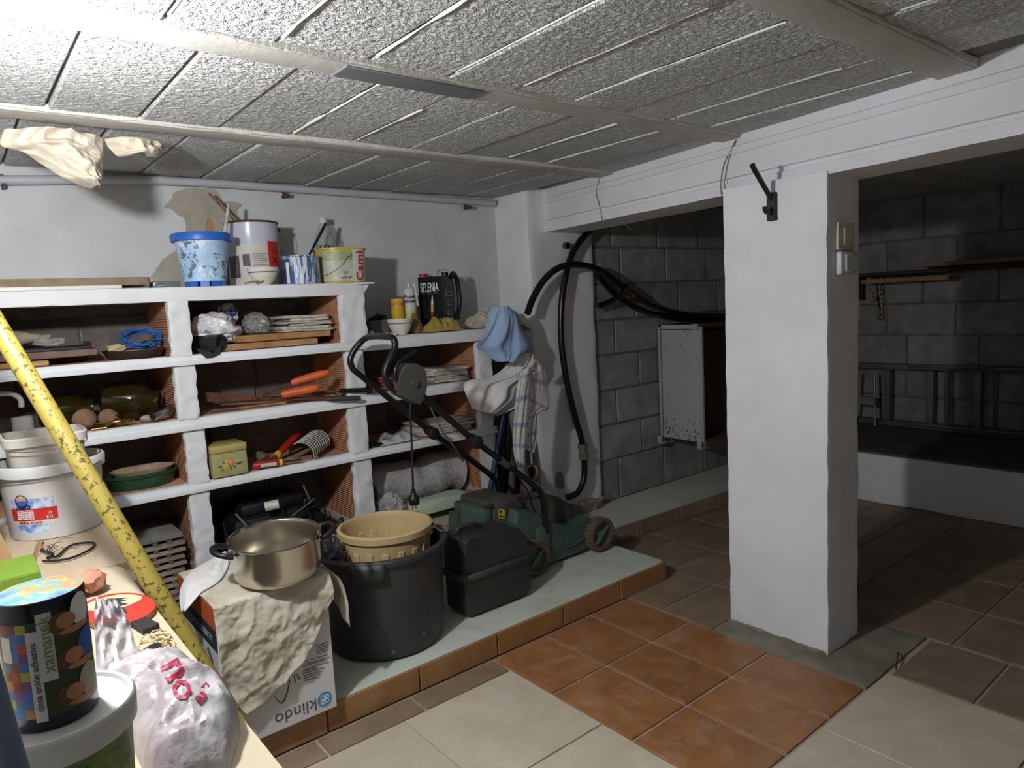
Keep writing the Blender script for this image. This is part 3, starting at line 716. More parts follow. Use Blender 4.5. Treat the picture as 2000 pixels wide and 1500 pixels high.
build('plaster_scrap', M().cbox((p.x-.045, p.y+.02, Z2+.005), (.05, .035, .007), (0, 0, .3), .002), mat('scrap', 'a8a093', .8), label='thin beige scrap lying left of the right bowl', cat='scrap')
build('tap_washer', M().cbox((p.x+.005, p.y, Z2+.006), (.032, .02, .012), (0, 0, -.4), .003), WPL, label='small white plastic fitting at the foot of the right bowl', cat='fitting')
build('tape_stub', M().lathe([(.006, 0), (.006, .014), (.003, .014), (.003, 0)], (p.x+.002, p.y+.045, Z2), 16), WPL, label='small white ring stub left of the right bowl', cat='ring')
c = at(779, 640, 'y', 2.86); c.z = Z2; s = mpp(c)
t = thing('powder_can', c, 'yellow ant powder canister with red lettering', 'canister')
k = NT('ant print'); v = k.n('ShaderNodeTexVoronoi', {'Vector': k.co(), 'Scale': 75}).outputs['Distance']
k.set('Base Color', k.mix(k.ramp(v, [(.13, 1.0), (.17, 0.0)]), hexc('d3ae1f'), hexc('3a2f14'))); k.set('Roughness', .35)
build('canister_body', M().lathe([(11.5*s, 0), (12.5*s, 2*s), (12.5*s, 59*s), (.0001, 59*s)], c, 28), k.m, t)
build('cap', M().lathe([(12.7*s, 53*s), (12.7*s, 66*s), (11.5*s, 68*s), (.0001, 68*s)], c, 28), YEL, t)
build('brand_lettering', text_mb('ANTI HO', 8.5*s, cyl_fn(c, 12.8*s, AZ(c), 57*s), bold=.0004), REDP, t)
c = at(804, 640, 'y', 2.85); c.z = Z2; s = mpp(c)
t = thing('sealant_cartridge', c, 'white and green sealant cartridge with nozzle taped alongside', 'cartridge')
build('tube_body', M().lathe([(11.5*s, 0), (11.5*s, 84*s), (10*s, 86*s), (4*s, 89*s), (3.5*s, 96*s), (.0001, 96*s)], c, 28), WPL, t)
a0 = AZ(c)
build('label_yellow', cyl_patch(c, 11.6*s, a0-1.2, a0+1.2, 26*s, 44*s, seg=10), mat('pale yellow print', 'd9cf8e', .5), t)
build('label_green', cyl_patch(c, 11.6*s, a0-1.2, a0+1.2, 4*s, 26*s, seg=10), mat('green print', '7fae54', .5, c2='c9c24a', scale=60), t)
build('brand_lettering', text_mb('Roper\nsilicona', 9*s, cyl_fn(c, 11.8*s, a0, 66*s), bold=.0004), BLKP, t)
p0 = at(809, 553, 'y', 2.79); p1 = at(817, 597, 'y', 2.79)
build('nozzle', M().tube([p0, p1], [.0065, .0025], 12), WPL, t)
c = at(811, 650, 'y', 2.775); c.z = Z2; s = mpp(c)
build('glue_bottle', M().lathe([(.0001, 0), (13*s, 0), (16*s, 8*s), (15*s, 16*s), (8*s, 30*s), (4*s, 36*s), (3*s, 40*s), (.0001, 40*s)], c, 24), mat('brown translucent plastic', '7d6546', .35, var=.1), label='brown pear shaped squeeze bottle before the black oil can', cat='bottle')
# black oil can
pl = at(815, 645, 'y', 2.79); pm = at(869, 645, 'y', 2.755); s = mpp(pm)
x0, x1, y0, y1 = pl.x, pm.x+.0, 2.755, 2.90
h = 108*s; cx = (x0+x1)/2
t = thing('oil_can', (cx, 2.83, Z2), 'tall black metal oil can with white lettering and flame', 'can')
w_, dpt = .130, .118
P0 = V((pm.x+.028, 2.80, Z2))      # near vertical edge
PH = 1.12; ex = V((-math.cos(PH), math.sin(PH), 0)); ey = V((math.sin(PH), math.cos(PH), 0))
pL = P0+ex*w_; pR = P0+ey*dpt; pB = pL+ey*dpt
k = mat('black lacquered tin', '1e2026', .3, c2='16181c', scale=4)
mb = M(); Z = V((0, 0, 1)); mb.add([P0, pR, pB, pL, P0+Z*h, pR+Z*h, pB+Z*(h-.0), pL+Z*h], [(0, 1, 2, 3), (4, 5, 6, 7), (0, 1, 5, 4), (1, 2, 6, 5), (2, 3, 7, 6), (3, 0, 4, 7)])
body = build('can_body', mb, k, t, ang=0)
fn = plane_fn(P0+ex*w_*.5+Z*h*.82-ex.cross(Z)*0+V((0, -.0015, 0)), -ex, Z)
build('brand_lettering', text_mb('SELENIA', 25*s, lambda x, y, q: P0+ex*(w_*.52)-ex*(x*.46)+Z*(h*.80+y)-ey*(.0012+q), bold=.0008), WHTP, t)
build('small_lettering', text_mb('MOTOR OIL 4T 10W-40', 5*s, lambda x, y, q: P0+ex*(w_*.52)-ex*(x*.7)+Z*(h*.70+y)-ey*(.0012+q)), mat('grey print', '77757a', .6), t)
fl = [(0, .62), (-.03, .52), (-.05, .40), (-.09, .20), (-.07, .10), (-.03, .25), (.0, .38), (.03, .48)]
for nm, za, zb, mt in (('flame_tip', .50, .66, WHTP), ('flame_middle', .36, .50, YEL), ('flame_tail', .10, .36, REDP)):
    q = [P0+ex*(w_*(.42+.16*(.66-z)+sg*wd))+Z*(h*z)-ey*.001 for z, sg, wd in ((za, -1, .02 if za < .2 else .05), (za, 1, .02 if za < .2 else .05), (zb, 1, .012 if zb > .6 else .05), (zb, -1, .012 if zb > .6 else .05))]
    build(nm, M().plate(q, ey*-.0008), mt, t, ang=0)
sd = ey.cross(Z); 
for zc, hz, ww in ((.86, .05, .18), (.68, .09, .5), (.5, .08, .3), (.33, .10, .34)):
    q = [P0+ey*(dpt*(.5+a*ww/2))+Z*(h*(zc+b*hz/2))+sd*.001 for a, b in ((-1, -1), (1, -1), (1, 1), (-1, 1))]
    build('safety_mark', M().plate(q, sd*.0008), mat('pale grey print', '9a9da5', .6), t, ang=0)
    q = [P0+ey*(dpt*(.5+a*ww*.36))+Z*(h*(zc+b*hz*.33))+sd*.0018 for a, b in ((-1, -1), (1, -1), (1, 1), (-1, 1))]
    build('safety_mark', M().plate(q, sd*.0008), k, t, ang=0)
build('barcode', (lambda mb: [mb.plate([P0+ey*(dpt*(.3+i*.05))+Z*(h*zz)+sd*.001 for i_, zz in ((0, .03), (1, .03), (1, .22), (0, .22)) for i in [j+i_*.5]], sd*.0008) for j in range(9)] and mb)(M()), WHTP, t, ang=0)
build('grip', M().tube(spline([pR+Z*(h*.98)-ey*.03, pR+Z*(h*1.05)+ey*.0, pR+Z*(h*.9)+ey*.035, pR+Z*(h*.5)+ey*.045, pR+Z*(h*.2)+ey*.01], 6), .012, 10), BLK, t)
build('spout_cap', M().lathe([(.016, 0), (.016, .022), (.0001, .022)], pR+Z*h+ex*.03-ey*.03, 20), BLK, t)
q = P0+Z*h+ey*.02
build('wire_bail', M().tube(spline([q+ex*.03, q+ex*.03+Z*.022, q+ex*.0+Z*.028, q+ey*.05+Z*.026], 5), .0016, 6), mat('dark wire', '3a3a3d', .5), t)
c = at(828, 560, 'y', 2.975); c.z = Z2; s = mpp(c)
t = thing('glass_jar', c, 'glass jar with red lid behind the black oil can', 'jar')
build('jar_body', M().lathe([(.0001, 0), (11*s, 0), (11*s, 96*s), (8*s, 100*s), (8*s, 102*s)], c, 24), mat('honey glass', 'a39a80', .15, var=.05), t)
build('lid', M().lathe([(8.5*s, 99*s), (8.5*s, 110*s), (.0001, 110*s)], c, 24), RED, t)
build('rubber_tie', M().tube([c+V((-.02, -.01, .27)), c+V((0, -.02, .255)), c+V((.025, -.01, .262))], .0016, 6), RED, t)
# --- cloth helpers
def rag(name, f, nu, nv, mt, label, cat='cloth', group=None, th=.002, sub=1):
    return build(name, M().grid(f, nu, nv), mt, None, label, cat, group, ang=80, solid=th, sub=sub)
p = at(861, 640, 'y', 2.73); s = mpp(p)
def f_m(u, v):
    x = (u-.5)*84*s; y = (v-.5)*.10
    e = max(0, 1-(2*abs(u-.5))**3)*max(0, 1-(2*abs(v-.5))**3)
    q = V((x*11, y*11, 3.1))
    z = (.008+.056*e*(.35+.5*ridged(q, 1.1, 4)+.28*ridged(q, 2.6, 1)+.12*ridged(q, 5.5, 2)))*min(1, e*2.2)+.004
    return V((p.x+x+noise.noise(q*2)*.008, 2.728+y+noise.noise(q*2+V((5, 0, 0)))*.006, Z2+max(.002, z)))
rag('mustard_cloth', f_m, 46, 34, C_MUST, 'crumpled mustard yellow cloth before the black oil can')
# beige cloth bunched at the shelf's end
p = at(975, 640, 'y', 2.76); s = mpp(p)
def f_b(u, v):
    x = (u-.5)*132*s; y = (v-.5)*.20
    e = max(0, 1-(2*abs(u-.5))**3)*max(0, 1-(2*abs(v-.5))**3); q = V((x*9, y*9, 7.7))
    z = (.012+.07*e*(.3+.55*ridged(q, 1.2, 8)+.3*ridged(q, 2.8, 1)+.12*ridged(q, 5.5, 2)))*min(1, e*2)+.004
    return V((p.x+x+noise.noise(q*2)*.012, 2.80+y+noise.noise(q*2+V((5, 0, 0)))*.01, Z2+z-max(0, x-.11)*.6))
rag('beige_cloth', f_b, 60, 40, C_BEIGE, 'bunched beige cloth on the shelf end under the blue cloth')
def hang(pxl, pxr, Y, folds, amp, mt, name, label, nu=50, nv=36, bulge=.04, off=0, ybot=None, group=None):
    """cloth hanging down: left and right outlines in photo px, folds run downwards"""
    L = spline([at(x, y, 'y', Y) for x, y in pxl], 10); R = spline([at(x, y, 'y', Y) for x, y in pxr], 10)
    def samp(c, t):
        i = t*(len(c)-1); j = int(min(i, len(c)-2)); return c[j].lerp(c[j+1], i-j)
    def f(u, v):
        p = samp(L, v).lerp(samp(R, v), u)
        q = V((u*folds*.5+v*.8+off, v*1.1, off))
        d = (noise.noise(q*2)+.5*ridged(V((u*folds+v*1.5, v*.8, off+3)), 1.0))*amp*(.35+.65*v)
        d += bulge*math.sin(math.pi*min(1, max(0, u)))
        return p+V((0, -d, noise.noise(V((u*5, off, 1)))*.008*v))
    return rag(name, f, nu, nv, mt, label, group=group)
hang([(957, 600), (948, 625), (940, 655), (928, 676), (950, 692), (966, 706)], [(990, 598), (1010, 615), (1022, 640), (1038, 668), (1030, 684), (1000, 705)], 2.61, 5, .035, C_BLUE, 'blue_cloth', 'pale blue cotton cloth hanging over the end of the shelf', bulge=.05, off=1)
hang([(1005, 688), (985, 715), (955, 735), (907, 746), (905, 770), (918, 798)], [(1042, 690), (1046, 712), (1038, 735), (1030, 760), (1022, 785), (965, 812)], 2.66, 6, .035, C_WHITE, 'white_cloth', 'white cotton cloth slung below the blue cloth', bulge=.05, off=2)
def towel():
    k = NT('checked towel'); uv = k.n('ShaderNodeTexCoord').outputs['UV']; sp = k.n('ShaderNodeSeparateXYZ', {0: uv})
    def band(o, f, w):
        fr = k.math('FRACT', k.math('MULTIPLY', o, f)); d = k.math('ABSOLUTE', k.math('SUBTRACT', fr, .5)); return k.math('LESS_THAN', d, w)
    a = k.math('MAXIMUM', band(sp.outputs[0], 3.0, .08), band(sp.outputs[1], 5.0, .09)); b = k.math('MAXIMUM', band(sp.outputs[0], 12.0, .05), band(sp.outputs[1], 20.0, .06))
    col = k.mix(k.math('MULTIPLY', a, .65), hexc('d2cfca'), hexc('6f6fa8')); col = k.mix(k.math('MULTIPLY', b, .3), col, hexc('8f90b5'))
    k.set('Base Color', col); k.set('Roughness', .95); k.set('Normal', k.bump(k.noise(40, 4), .002)); return k.m
TOWEL = towel()
hang([(1018, 722), (1008, 770), (1002, 830), (1003, 880), (1012, 924)], [(1040, 715), (1034, 760), (1030, 830), (1026, 880), (1022, 924)], 2.49, 3, .014, TOWEL, 'checked_towel', 'white kitchen towel with violet checks hanging below the white cloth', 24, 40, .012, 5)
hang([(1032, 728), (1034, 770), (1026, 820), (1020, 860), (1024, 876)], [(1064, 722), (1072, 795), (1050, 805), (1048, 850), (1040, 885)], 2.535, 3, .014, TOWEL, 'checked_towel', 'second violet checked towel hanging nearest the column', 24, 40, .012, 8)
p = at(1040, 716, 'y', 2.545)
build('towel_loop', M().tube(spline([p+V((-.03, 0, -.02)), p+V((-.01, -.01, .02)), p+V((.03, 0, .015)), p+V((.05, 0, -.04))], 8), [.014]*25, 10).jitter(.006, 40), C_BEIGE, label='twisted cream cloth strip knotted above the checked towel', cat='cloth')
# support for the cloths: tubes and bars standing between shelving and column
for (pa, pb, Y, r, mt, nm, lb) in [
    ((985, 800), (950, 1000), 2.65, .0125, mat('blue steel tube', '27405f', .4, metal=.3), 'blue_tube', 'dark blue tube leaning behind the mower handle'),
    ((990, 700), (975, 985), 2.73, .02, BLK, 'black_tube', 'black bar standing between shelving and column'),
    ((1008, 760), (997, 990), 2.73, .02, mat('grey tube', '57565a', .5, var=.1), 'grey_tube', 'dark grey tube standing behind the blue tube'),
    ((1000, 800), (1035, 985), 2.66, .024, mat('light grey tube', '86847f', .5, var=.15, scale=6), 'grey_tube', 'light grey tube leaning under the checked towel')]:
    a, b = at(*pa, 'y', Y), at(*pb, 'y', Y); b = a+(b-a)*((a.z-PZ-.002)/(a.z-b.z))
    build(nm, M().tube([a, b], r, 16), mt, label=lb, cat='tube')
# clay pipe ends stacked beside the shelving
for i, (x, y) in enumerate([(1035, 876), (1039, 915), (1036, 954)]):
    p = at(x, y, 'y', 2.70); s = mpp(p); r = 16.2*s
    p.x = min(p.x, 2.325); p.z = PZ+r*1.04+(3-i)*r*2.12 if i < 3 else PZ+r*1.04
    t = thing('clay_pipe', p-V((0, 0, r)), ['clay pipe with white rim, topmost of the stack beside the column', 'clay pipe with white rim, middle of the stack beside the column', 'clay pipe with white rim, lowest of the stack beside the column', 'clay pipe with white rim at the left of the stack'][i], 'pipe', 'clay pipes beside the column')
    mt_ = Matrix.Translation(p) @ Matrix.Rotation(-math.pi/2, 4, 'X')
    build('pipe_body', M().lathe([(r, .004), (r, .28), (r*.85, .28), (r*.85, .004), (r, .004)], seg=28, mat=mt_), mat('clay pipe', '96502f', .8, var=.15), t)
    build('white_rim', M().lathe([(r*1.03, -.004), (r*1.03, .012), (r*.84, .012), (r*.84, -.004), (r*1.03, -.004)], seg=28, mat=mt_), BONE, t)
# ================================================================ inside the compartments
R1, R2, R3 = 1.150, .922, .684
# --- row 1, left
a = at(-40, 690, 'y', 2.74); b = at(190, 690, 'y', 2.74)
t = thing('wooden_tray', ((a.x+b.x)/2, 2.8, R1+.02), 'dark wooden tray lying on battens in the upper left compartment', 'tray')
build('tray_base', M().box(a.x, b.x, 2.73, 2.93, R1+.022, R1+.045, .002), mat('tray wood', '7a5f52', .7, c2='5c463c', scale=14), t)
build('tray_lip', M().box(b.x-.012, b.x, 2.75, 2.93, R1+.045, R1+.068, .002), DWOOD, t)
build('dark_liner', M().box(a.x, b.x-.012, 2.76, 2.92, R1+.045, R1+.056, .002), BLK, t)
build('batten', M().box(a.x, at(95, 705, 'y', 2.71).x, 2.70, 2.74, R1, R1+.018, .004), WOOD, label='pale wooden batten under the dark wooden tray', cat='batten')
build('batten', M().box(a.x, b.x-.02, 2.86, 2.91, R1, R1+.02, .002), DWOOD, label='dark wooden batten under the back of the tray', cat='batten')
p = at(60, 662, 'y', 2.84)
build('driftwood', M().tube([p+V((-.09, 0, -.0)), p+V((-.03, 0, .004)), p+V((.03, 0, .002)), p+V((.06, 0, .004))], [.028, .025, .014, .007], 12).jitter(.006, 40), mat('dusty bark', '7d6a52', .95, c2='9a9283', scale=40), label='dusty piece of driftwood lying on the dark tray', cat='driftwood')
p = at(75, 680, 'y', 2.80)
build('crumpled_film', M().ball((p.x+.03, p.y-.03, R1+.076), (.04, .03, .014), 3, lambda d: crumple(d, 1.7, .4, 3)), CLEARB, label='crumpled clear film beside the driftwood', cat='film')
c = at(262, 692, 'y', 2.80); c.z = R1; s = mpp(c)
t = thing('metal_dish', c, 'shallow dark metal dish with shiny rim in the upper left compartment', 'dish')
build('dish_body', M().lathe(wall_prof([(46*s, 0), (54*s, 16*s)], .003), c, 40), mat('dark enamel', '33291f', .35, var=.2), t)
build('rim', ring(c+V((0, 0, 16*s)), 54*s, .0022), CHROME, t)
def coil(c, r, n, tr, mt, name, label, cat, tilt=.3, zsq=.5, seed=1, wob=.25):
    random.seed(seed); pts = []
    for i in range(n*14):
        a = 2*math.pi*i/14; k = i//14
        rr = r*(1-wob*random.random()*.35-.04*math.sin(k*2.3)); 
        q = V((rr*math.cos(a)*(1+.06*math.sin(k*1.7)), rr*math.sin(a)*zsq, tr*1.5*k*.75+tr*random.uniform(-.5, .5)))
        pts.append(V(c)+Euler((tilt, 0, .08*math.sin(k*2.9))).to_matrix() @ q)
    return build(name, M().tube(spline(pts, 2), tr, 7), mt, None, label, cat)
c2 = at(286, 672, 'y', 2.79); s = mpp(c2)
coil(V((c2.x-.012, 2.80, R1+.058)), 37*s, 9, .0026, BLUC, 'cable_coil', 'coil of thin blue cable lying in the dark metal dish', 'cable', .65, .8, 3, .95)
p = at(232, 685, 'y', 2.76)
coil(V((p.x-.004, 2.775, R1+.036)), 15*mpp(p), 3, .0035, CREAMST, 'string_coil', 'short coil of cream string in the dark metal dish', 'string', .2, .7, 5, .6)
# --- row 1, middle
p = at(405, 680, 'y', 2.70); s = mpp(p)
t = thing('bin_bag_roll', (p.x, p.y, R1), 'roll of black bin bags in the upper middle compartment', 'bag roll')
q = at(417, 680, 'y', 2.71)
mt_ = Matrix.Translation((q.x+.012, 2.72, R1+.034)) @ Matrix.Rotation(math.pi/2, 4, 'X') @ Matrix.Rotation(.35, 4, 'Y')
build('roll', M().lathe([(.030, -.11), (.032, 0), (.031, .03), (.022, .032), (.015, .012), (.0001, .012)], seg=28, mat=mt_), mat('black film', '1b1b1e', .3, c2='39393d', scale=20), t)
pts = [at(x, y, 'y', 2.675) for x, y in [(382, 680), (395, 683), (418, 688), (431, 672), (430, 690), (414, 699), (402, 700), (392, 690)]]
build('loose_end', M().plate(pts, (0, .004, 0)).jitter(.004, 50), mat('black film', '1b1b1e', .3), t)
p = at(428, 642, 'y', 2.76); s = mpp(p)
mb = M().ball((p.x+.0, 2.80, R1+.078), (.080, .07, .060), 5, lambda d: crumple(d, 1.15, .34, 11))
mb.v = [V((v.x, v.y, max(v.z, R1+.062 if v.x < p.x-.02 else R1+.03))) for v in mb.v]
build('white_bag', mb, WBAG, label='crumpled white plastic bag in the upper middle compartment', cat='bag', ang=55)
p = at(463, 612, 'y', 2.79)
mb = M().ball((p.x, 2.905, 1.282), (.034, .020, .045), 4, lambda d: crumple(d, 1.6, .4, 21))
k = NT('blue and white film'); k.set('Base Color', k.ramp(k.noise(22, 3, .5, dist=.8), [(.47, hexc('27348f')), (.53, hexc('d4d5dc'))])); k.set('Roughness', .3)
build('printed_bag', mb, k.m, label='blue and white plastic bag standing behind the white bag', cat='bag', ang=25)
p = at(507, 632, 'y', 2.82)
mb = M().ball((p.x-.008, 2.84, R1+.088), (.046, .06, .045), 4, lambda d: crumple(d, 1.4, .3, 31)); mb.v = [V((v.x, v.y, max(v.z, R1+.06))) for v in mb.v]
build('clear_bag', mb, CLEARB, label='clear plastic bag lying beside the newspapers', cat='bag', ang=25)
for i, (xa, xb, y0, z0, z1, lb) in enumerate([(438, 622, 2.70, .004, .024, 'lower pale wooden plank under the newspapers'), (466, 648, 2.735, .030, .052, 'upper pale wooden plank with charred end under the newspapers')]):
    a, b = at(xa, 680, 'y', y0).x, at(xb, 672, 'y', y0).x
    t = build('wooden_plank', M().box(a, b, y0, y0+.17, R1+z0-.003, R1+z1, .0025), WOOD, label=lb, cat='plank')
def paper_stack(name, xa, xb, ybase, Y, dy, z, n, label, seed, th=.006, mt=NEWS, drop=0):
    random.seed(seed); a, b = at(xa, ybase, 'y', Y).x, at(xb, ybase, 'y', Y).x
    t = thing(name, ((a+b)/2, Y+dy/2, z), label, 'newspapers')
    zz = z
    for i in range(n):
        dx0, dx1 = random.uniform(0, .045), random.uniform(0, .03); h = th*random.uniform(.7, 1.3); rz = random.uniform(-.05, .05)
        def f(u, v, a_=a+dx0, b_=b-dx1, z_=zz):
            x = a_+(b_-a_)*u; y = Y+dy*v
            return V((x, y+(x-a_)*rz, z_+h*.5+.003*noise.noise(V((u*3, v*2, i*3.3)))+.004*noise.noise(V((u*2, i, 0)))*u))
        o = build('newspaper', M().grid(f, 10, 5), mt, t, ang=60, solid=h)
        zz += h*1.15
    return t
paper_stack('newspaper_stack', 556, 655, 655, 2.735, .2, R1+.054, 6, 'stack of folded newspapers on the wooden planks', 4, .009)
p = at(575, 692, 'y', 2.69)
build('metal_tab', M().cbox((p.x, 2.705, R1+.0035), (.05, .02, .004), (0, 0, -.15), .001), BONE, label='small cream tab lying on the shelf edge below the planks', cat='tab')
# --- row 2, left
p = at(262, 785, 'y', 2.82); s = mpp(p)
def demijohn(p, L, r, axis, label):
    ax = V(axis).normalized(); q = V((0, 0, 1)).rotation_difference(ax).to_matrix().to_4x4(); mt_ = Matrix.Translation(p) @ q
    out = [(.0001, 0), (r*.7, .0), (r*.93, L*.06), (r, L*.2), (r, L*.55), (r*.9, L*.72), (r*.62, L*.84), (r*.56, L*.9), (r*.62, L*.93), (r*.62, L)]
    mb = M().lathe(out+[(r*.5, L), (r*.48, L*.9), (r*.8, L*.7), (r*.92, L*.5), (r*.92, L*.2), (.0001, L*.03)], seg=36, mat=mt_)
    return build('glass_jar', mb, AMBER, label=label, cat='jar', group='amber jars')
demijohn(V((p.x-.09, 2.87, R2+.082)), .185, .068, (1, -.42, -.12), 'amber glass jar lying with its mouth to the right')
p = at(150, 790, 'y', 2.82); demijohn(V((p.x-.11, 2.88, R2+.06)), .165, .056, (1, -.1, 0), 'flatter amber glass jar lying behind the cork balls')
for i, (x, y, r) in enumerate([(164, 812, 20), (211, 811, 17)]):
    p = at(x, y, 'y', 2.745); r_ = r*mpp(p)
    build('cork_ball', M().ball((p.x, p.y, R2+r_*1.06), (r_*1.05, r_, r_), 3, lambda d: crumple(d, 1.8, .06, i)), mat('dusty cork', '8f6f57', .95, c2='6d523f', scale=30, bump=.001), label=['larger dusty brown ball in the middle left compartment', 'smaller dusty brown ball beside the brass valve'][i], cat='ball', group='dusty balls')
p = at(235, 826, 'y', 2.71); s = mpp(p)
t = thing('brass_valve', (p.x, p.y, R2), 'tarnished brass valve with key lying on the shelf', 'valve')
z = R2+.017
build('valve_body', M().tube([(p.x-.055, p.y-.01, z-.004), (p.x-.02, p.y, z), (p.x-.01, p.y, z), (p.x+.02, p.y, z), (p.x+.045, p.y+.004, z)], [.006, .007, .012, .011, .006], 12), BRASS, t)
build('nut', M().tube([(p.x-.002, p.y, z), (p.x+.012, p.y+.001, z)], .0145, 6), BRASS, t)
build('outlet', M().tube([(p.x+.005, p.y, z), (p.x-.012, p.y+.02, z+.02)], .008, 10), BRASS, t)
build('key', M().tube([(p.x-.09, p.y-.015, R2+.004), (p.x-.045, p.y-.02, R2+.005)], .0035, 8), BRASS, t)
a, b = at(299, 818, 'y', 2.70), at(334, 795, 'y', 2.74); a.z = R2+.020; b.z = R2+.036
t = thing('chrome_tube', (a+b)/2-V((0, 0, .03)), 'short chrome tube lying beside the amber jar mouth', 'tube')
build('tube_body', M().tube([a, b], .0165, 20), CHROME, t); build('tube_bore', M().tube([a-(b-a)*.01, a+(b-a)*.3], .0125, 18), BLK, t)
p = at(283, 812, 'y', 2.74); build('stone', M().ball((p.x+.005, p.y, R2+.012), (.022, .016, .013), 2, lambda d: crumple(d, 1.5, .3, 7)), mat('pumice', 'a4978c', .95), label='small grey stone under the chrome tube', cat='stone')
p = at(42, 810, 'y', 2.78); s = mpp(p)
t = thing('tap_fitting', (p.x, 2.78, R2), 'white plastic tap fitting with bent white spout at the left', 'fitting')
build('socket', M().lathe([(.0001, 0), (18*s, 0), (18*s, 32*s), (14*s, 32*s), (14*s, 26*s), (.0001, 26*s)], (p.x, 2.78, R2+.012), 24), WPL, t)
build('spout', M().tube(spline([at(42, 795, 'y', 2.78), at(40, 780, 'y', 2.78), at(25, 770, 'y', 2.78), at(5, 769, 'y', 2.78), at(-20, 772, 'y', 2.78)], 6), 5*s, 12), WPL, t)
build('foot', M().box(p.x-.05, p.x+.035, 2.75, 2.81, R2-.001, R2+.013, .002), WPL, t)
a = at(-30, 830, 'y', 2.69)
build('wood_offcut', M().box(a.x-.05, at(28, 830, 'y', 2.72).x, 2.70, 2.735, R2, R2+.028, .002), mat('reddish wood', '8a5a3d', .7), label='reddish wooden offcut at the far left of the shelf', cat='offcut')
# --- row 2, middle: garden shears, loppers
t0 = at(500, 770, 'y', 2.74)
t = thing('hedge_shears', (t0.x, 2.76, R2), 'rusty hedge shears with orange handles in the middle compartment', 'shears')
for (pa, pb, Y, r) in [((569, 748), (641, 727), 2.66, 8.5), ((550, 771), (621, 757), 2.65, 9)]:
    a, b = at(*pa, 'y', Y+.05), at(*pb, 'y', Y); s = mpp(a); n = 10
    build('handle', M().tube([a.lerp(b, i/n) for i in range(n+1)], [r*s*(.62 if i == 0 else .85+.12*math.sin(i/n*3.1) if i < n else .55) for i in range(n+1)], 14), ORG, t)
piv = at(497, 777, 'y', 2.74)
for (pa, pe) in [((569, 748), (400, 772)), ((550, 771), (398, 783))]:
    a = at(*pa, 'y', 2.71); e = at(*pe, 'y', 2.80)
    build('tang', M().tube([a, piv], .005, 8), RUST, t)
    d = (e-piv); build('blade', M().plate([piv+V((0, 0, .009)), piv+V((0, 0, -.009)), e+V((0, 0, -.006)), e+V((0, 0, .012))], (0, .005, 0)), RUST, t, ang=0)
build('pivot_bolt', M().tube([piv+V((0, -.006, 0)), piv+V((0, .008, 0))], .008, 12), RUST, t)
a, b, c3 = [q+V((0, 0, .012)) for q in (at(420, 790, 'y', 2.80), at(640, 785, 'y', 2.67), at(705, 783, 'y', 2.63))]
t = thing('pruning_tool', (b.x, b.y, R2), 'rusty long pruning tool with dark grey rubber grip', 'tool')
build('shaft', M().tube([a, at(520, 784, 'y', 2.74)+V((0, 0, .012)), b], [.011, .009, .007], 10).jitter(.002, 30), RUST, t)
build('grip', M().tube([b, b.lerp(c3, .1), b.lerp(c3, .9), c3], [.008, .0105, .011, .008], 14), DKP, t)
a, b, c3 = at(560, 772, 'y', 2.80), at(663, 764, 'y', 2.69), at(728, 761, 'y', 2.64)
t = thing('pruning_tool', (b.x, b.y, R2), 'tool with glossy black tube grip poking out of the shelf', 'tool')
build('shaft', M().tube([a, b], .006, 10), RUST, t); build('grip', M().tube([b, c3], .0105, 14), mat('glossy black', '141416', .2), t)
for i, (pa, pb, lb) in enumerate([((415, 797), (560, 792), 'thin pale stick lying in front of the shears'), ((408, 802), (470, 800), 'short dark twig lying at the left of the shears')]):
    a, b = at(*pa, 'y', 2.76), at(*pb, 'y', 2.73); a.z = b.z = R2+.004
    build('twig', M().tube([a, a.lerp(b, .5)+V((0, .005, 0)), b], .0035, 7), WOOD if i == 0 else DWOOD, label=lb, cat='twig')
for i, x in enumerate((628, 655)):
    p = at(x, 777, 'y', 2.71); build('pebble', M().ball((p.x, 2.73, R2+.009), (.02, .014, .009), 2), mat('pebble brown', '8b7867', .8), label=['left flat brown pebble behind the grey grip', 'right flat brown pebble behind the grey grip'][i], cat='pebble', group='flat pebbles')
# --- row 2, right
p = at(785, 735, 'y', 2.82); s = mpp(p)
coil(V((p.x-.024, 2.84, R2+.010)), 54*s, 8, .0048, REDC, 'red_cable_coil', 'thick coil of red cable in the right middle compartment', 'cable', .06, .58, 9, .3)
paper_stack('newspaper_stack', 845, 922, 752, 2.715, .2, R2+.002, 6, 'loose stack of newspapers in the right middle compartment', 12, .010)
for i in range(3):
    p = at(742+i*12, 762-i*2, 'y', 2.70)
    build('wood_strip', M().cbox((p.x, 2.72+i*.01, R2+.005+.005*i), (.13, .012, .0045), (0, 0, .12+i*.1), .001), mat('tan strip', 'b89a6a', .8), label=['lowest', 'middle', 'topmost'][i]+' thin tan wooden strip lying before the red cable coil', cat='strip', group='tan strips before the cable')
# --- row 3, left: green oval tray with cream plate
c = at(277, 945, 'y', 2.82); c.z = R3; s = mpp(c)
t = thing('oval_planter', c, 'shallow green oval bonsai planter holding a cream dish', 'planter')
build('planter_body', M().lathe(wall_prof([(57*s, 0), (62*s, 20*s), (66*s, 22*s), (66*s, 28*s)], .006), c, 48, sx=1.0, sy=.72), mat('green glaze', '24472c', .25, c2='1c3722'), t)
c4 = c+V((.008, 0, 20*s))
t = thing('cream_dish', c4, 'cream oval dish with brown glaze resting in the green planter', 'dish')
build('dish_body', M().lathe(wall_prof([(46*s, 0), (57*s, 13*s)], .003), c4, 48, sx=1.0, sy=.72), mat('cream glaze', 'b3a389', .35, c2='8d7454', scale=10), t)
